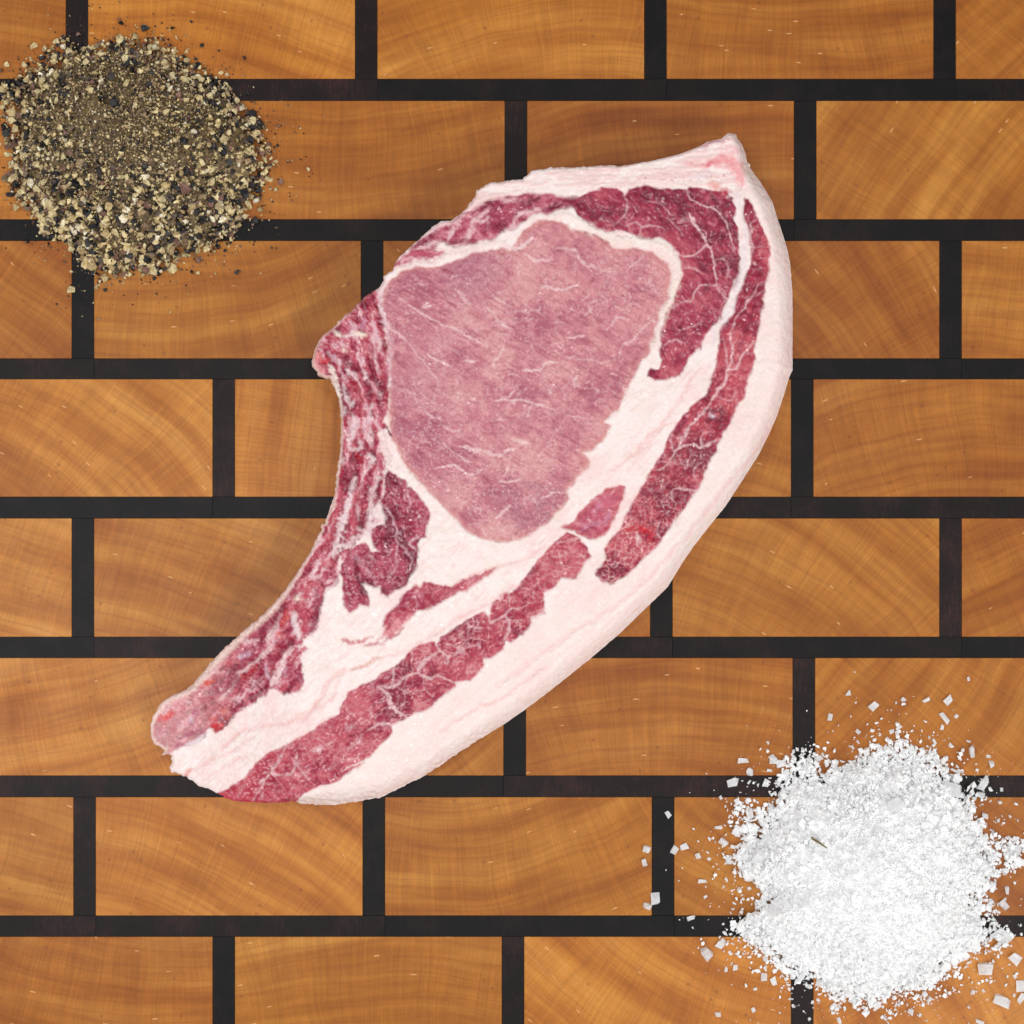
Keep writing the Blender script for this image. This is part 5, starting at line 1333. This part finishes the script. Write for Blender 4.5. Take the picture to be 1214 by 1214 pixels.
P_, S_ = P_[okb], S_[okb]
sg = heap_mesh('salt_crystals', SAL, P_, S_, np.ones((len(P_), 3), np.float32), 0.9, SALM)
for o in (score, sg):
    o.parent = saltroot; o.location = (-saltroot.location.x, -saltroot.location.y, 0); o['kind'] = 'stuff'
score['label'] = 'densely packed fine salt in the middle of the heap'

SALME = [shared(s, 'salt_piece', SALS) for s in SAL]
def sside(px, py):
    a = math.degrees(math.atan2(-(py - SCY), px - SCX)) % 360
    q = math.hypot((px - SCX) / SRX, (py - SCY) / SRY)
    d_ = ['right', 'upper right', 'upper', 'upper left', 'left', 'lower left', 'lower', 'lower right'][int(((a + 22.5) % 360) // 45)]
    if q < 0.85: return 'lying on top of the salt heap'
    if q < 1.12: return f'at the {d_} rim of the salt heap'
    if q < 1.35: return f'on the board close to the {d_} side of the heap'
    return f'alone on the board, far {d_} of the heap'
def salt_piece(px, py, r, label=None, ang=None, tall=0.75):
    o = bpy.data.objects.new('salt_flake', SALME[rs.randint(len(SALME))])
    C.objects.link(o)
    s = r * S
    o.scale = (s * rs.uniform(0.9, 1.1), s * rs.uniform(0.75, 1.0), s * tall)
    h_, _ = heap_height(np.array([px]), np.array([py]), SCX, SCY, SRX, SRY, SH, 0.4, 1.5)
    hh = float(h_[0])
    o.rotation_euler = (rs.uniform(-.25, .25), rs.uniform(-.25, .25), rs.uniform(0, 6.28) if ang is None else ang)
    o.location = (X(px), Y(py), hh + s * (0.35 if hh == 0 else 0.6))
    if label: tag(o, label, 'salt flake')
    else:
        size = 'large' if r > 4.4 else ('middling' if r > 3.0 else 'small')
        w = sside(px, py)
        tag(o, f'{size} white salt flake {w}', 'salt flake', f'{size} salt flakes {w}')
    return o
ks = 2.616
sp_s = [(668, 105, 5.6, 'rounded white salt lump topmost above the salt heap'), (747, 148, 6.5, 'square grey-white salt flake above the middle of the heap'), (910, 130, 5.5, 'narrow upright salt flake left of the top pair'),
        (978, 132, 8, 'wide salt flake, upper one of the pair at the top right'), (966, 185, 8.5, 'hourglass-shaped salt flake, lower one of the pair at the top right'), (612, 183, 5, 'small square salt flake right of the upright black strip'),
        (342, 318, 7.5, 'cracked white flake at the upper left on the wood'), (312, 385, 10, 'large white salt cluster on the black strip left of the heap'), (363, 352, 6, 'white flake on the wood just right of the large cluster'),
        (434, 310, 5, 'pale flake on the wood above the black strip crossing'), (413, 388, 5.5, 'clear flake on the black strip between cluster and heap'), (110, 485, 5, 'bluish clear flake on the upright black strip'),
        (160, 585, 6.5, 'right bit of a broken salt flake beside the upright strip'), (130, 595, 5.5, 'left bit of a broken salt flake beside the upright strip'), (202, 613, 4, 'small grey flake right of the broken pair'),
        (43, 593, 5.5, 'salt flake on the wood left of the upright strip, upper'), (37, 633, 4.8, 'salt flake on the wood left of the upright strip, lower'), (70, 748, 9, 'blocky white salt crystal farthest left on the strip crossing'),
        (44, 768, 6.5, 'lower half joined to the blocky crystal farthest left'), (182, 806, 5.5, 'triangular clear flake on the lower black strip'), (216, 692, 6, 'flat white flake in the middle of the left block'),
        (228, 912, 11, 'largest loose salt crystal, square and ridged, lower left'), (272, 888, 7.5, 'white crystal touching the largest loose crystal'), (302, 915, 4, 'little chip right of the crystal pair at the lower left'),
        (318, 962, 4.2, 'small flake alone below the crystal pair'), (266, 1104, 5, 'pale grey lump lowest on the left'), (374, 1090, 3.5, 'tiny chip near the bottom left of the heap'),
        (990, 405, 15, 'large square hollow salt flake on the upper right rim'), (1052, 290, 8, 'thin pale flake on the wood above right of the heap'), (1113, 330, 5.5, 'thin flat flake near the right edge, above the black strip'),
        (1085, 388, 10, 'clear slanting flake on the right black strip'), (1176, 600, 14, 'thick white salt cluster at the right edge of the picture'), (1145, 862, 14, 'thick clear salt crystal on the right end of the lower strip'),
        (1092, 963, 10, 'wedge-shaped clear flake lower right'), (1186, 932, 9, 'pale faceted flake near the right edge, under the strip'), (1145, 1065, 11, 'flat square flake with ridges at the bottom right'),
        (1200, 1018, 8, 'salt flake above the flat square flake near the right edge'), (1206, 1055, 8.5, 'salt flake cut by the right edge near the corner'), (860, 1097, 5.5, 'rounded flake at the bottom under the heap'),
        (1075, 1128, 6.5, 'flake at the bottom edge right of the middle'), (640, 1125, 5, 'flake at the bottom edge below the black strip'), (823, 208, 5.5, 'clear flake above the upper rim, right of the square flake'),
        (820, 237, 7, 'long broken clear flake just above the upper rim'), (360, 480, 9, 'grey-white flake at the upper left rim of the heap'), (325, 535, 8, 'flat pale flake at the left rim of the heap'),
        (530, 345, 11, 'clear crystal over the strip crossing at the upper left rim'), (800, 440, 13, 'thick white lump on the upper slope of the heap'), (395, 600, 14, 'thick bright lump on the left slope of the heap'),
        (265, 525, 6, 'white flake left of the heap in the middle of the block'), (1110, 705, 7.5, 'clear flake at the right side on the wood'), (1150, 765, 7.5, 'clear square flake at the right side, above the strip'), (1160, 720, 6.5, 'bent clear flake near the right edge')]
for x, y, r, lab in sp_s: salt_piece(750 + x / ks, 780 + y / ks, r * 0.86, lab)
for i in range(215):
    a = rs.uniform(0, 6.283)
    q = rs.choice([rs.uniform(0.9, 1.12), 1.1 + abs(rs.normal(0, 0.20)), rs.uniform(0.2, 0.85)], p=[.45, .42, .13])
    g = float(heap_r(a, 0.4, SCX, SCY, SRX, SRY)); px = SCX + SRX * q * g * math.cos(a); py = SCY + SRY * q * g * math.sin(a)
    if px > 1211 or py > 1211: continue
    salt_piece(px, py, rs.uniform(1.8, 5.6) if q < 1.15 else rs.uniform(1.2, 3.6))
# the dark splinter in the salt
me = bpy.data.meshes.new('brown_splinter')
me.from_pydata([(-0.0030, 0.0002, 0), (0.0030, 0.0001, 0), (0.0029, -0.0002, 0), (-0.0010, -0.0004, 0), (-0.0024, -0.0005, 0.0001), (-0.0012, 0.0003, 0.0006), (0.0010, 0.0000, 0.0005)], [],
               [(0, 4, 5), (4, 3, 5), (3, 6, 5), (3, 2, 6), (2, 1, 6), (1, 5, 6), (1, 0, 5), (0, 1, 2, 3, 4)])
me.materials.append(PEPS); me.update()
o = bpy.data.objects.new('brown_splinter', me); C.objects.link(o)
o['shade'] = [float(v) for v in lin(120, 104, 62)]
px, py = 750 + 562 / ks, 780 + 555 / ks
h_, _ = heap_height(np.array([px]), np.array([py]), SCX, SCY, SRX, SRY, SH, 0.4, 1.5)
o.location = (X(px), Y(py), float(h_[0]) + 0.0012); o.rotation_euler = (0, 0.1, -0.62)
tag(o, 'thin brown splinter lying on the upper left slope of the white salt heap', 'splinter')
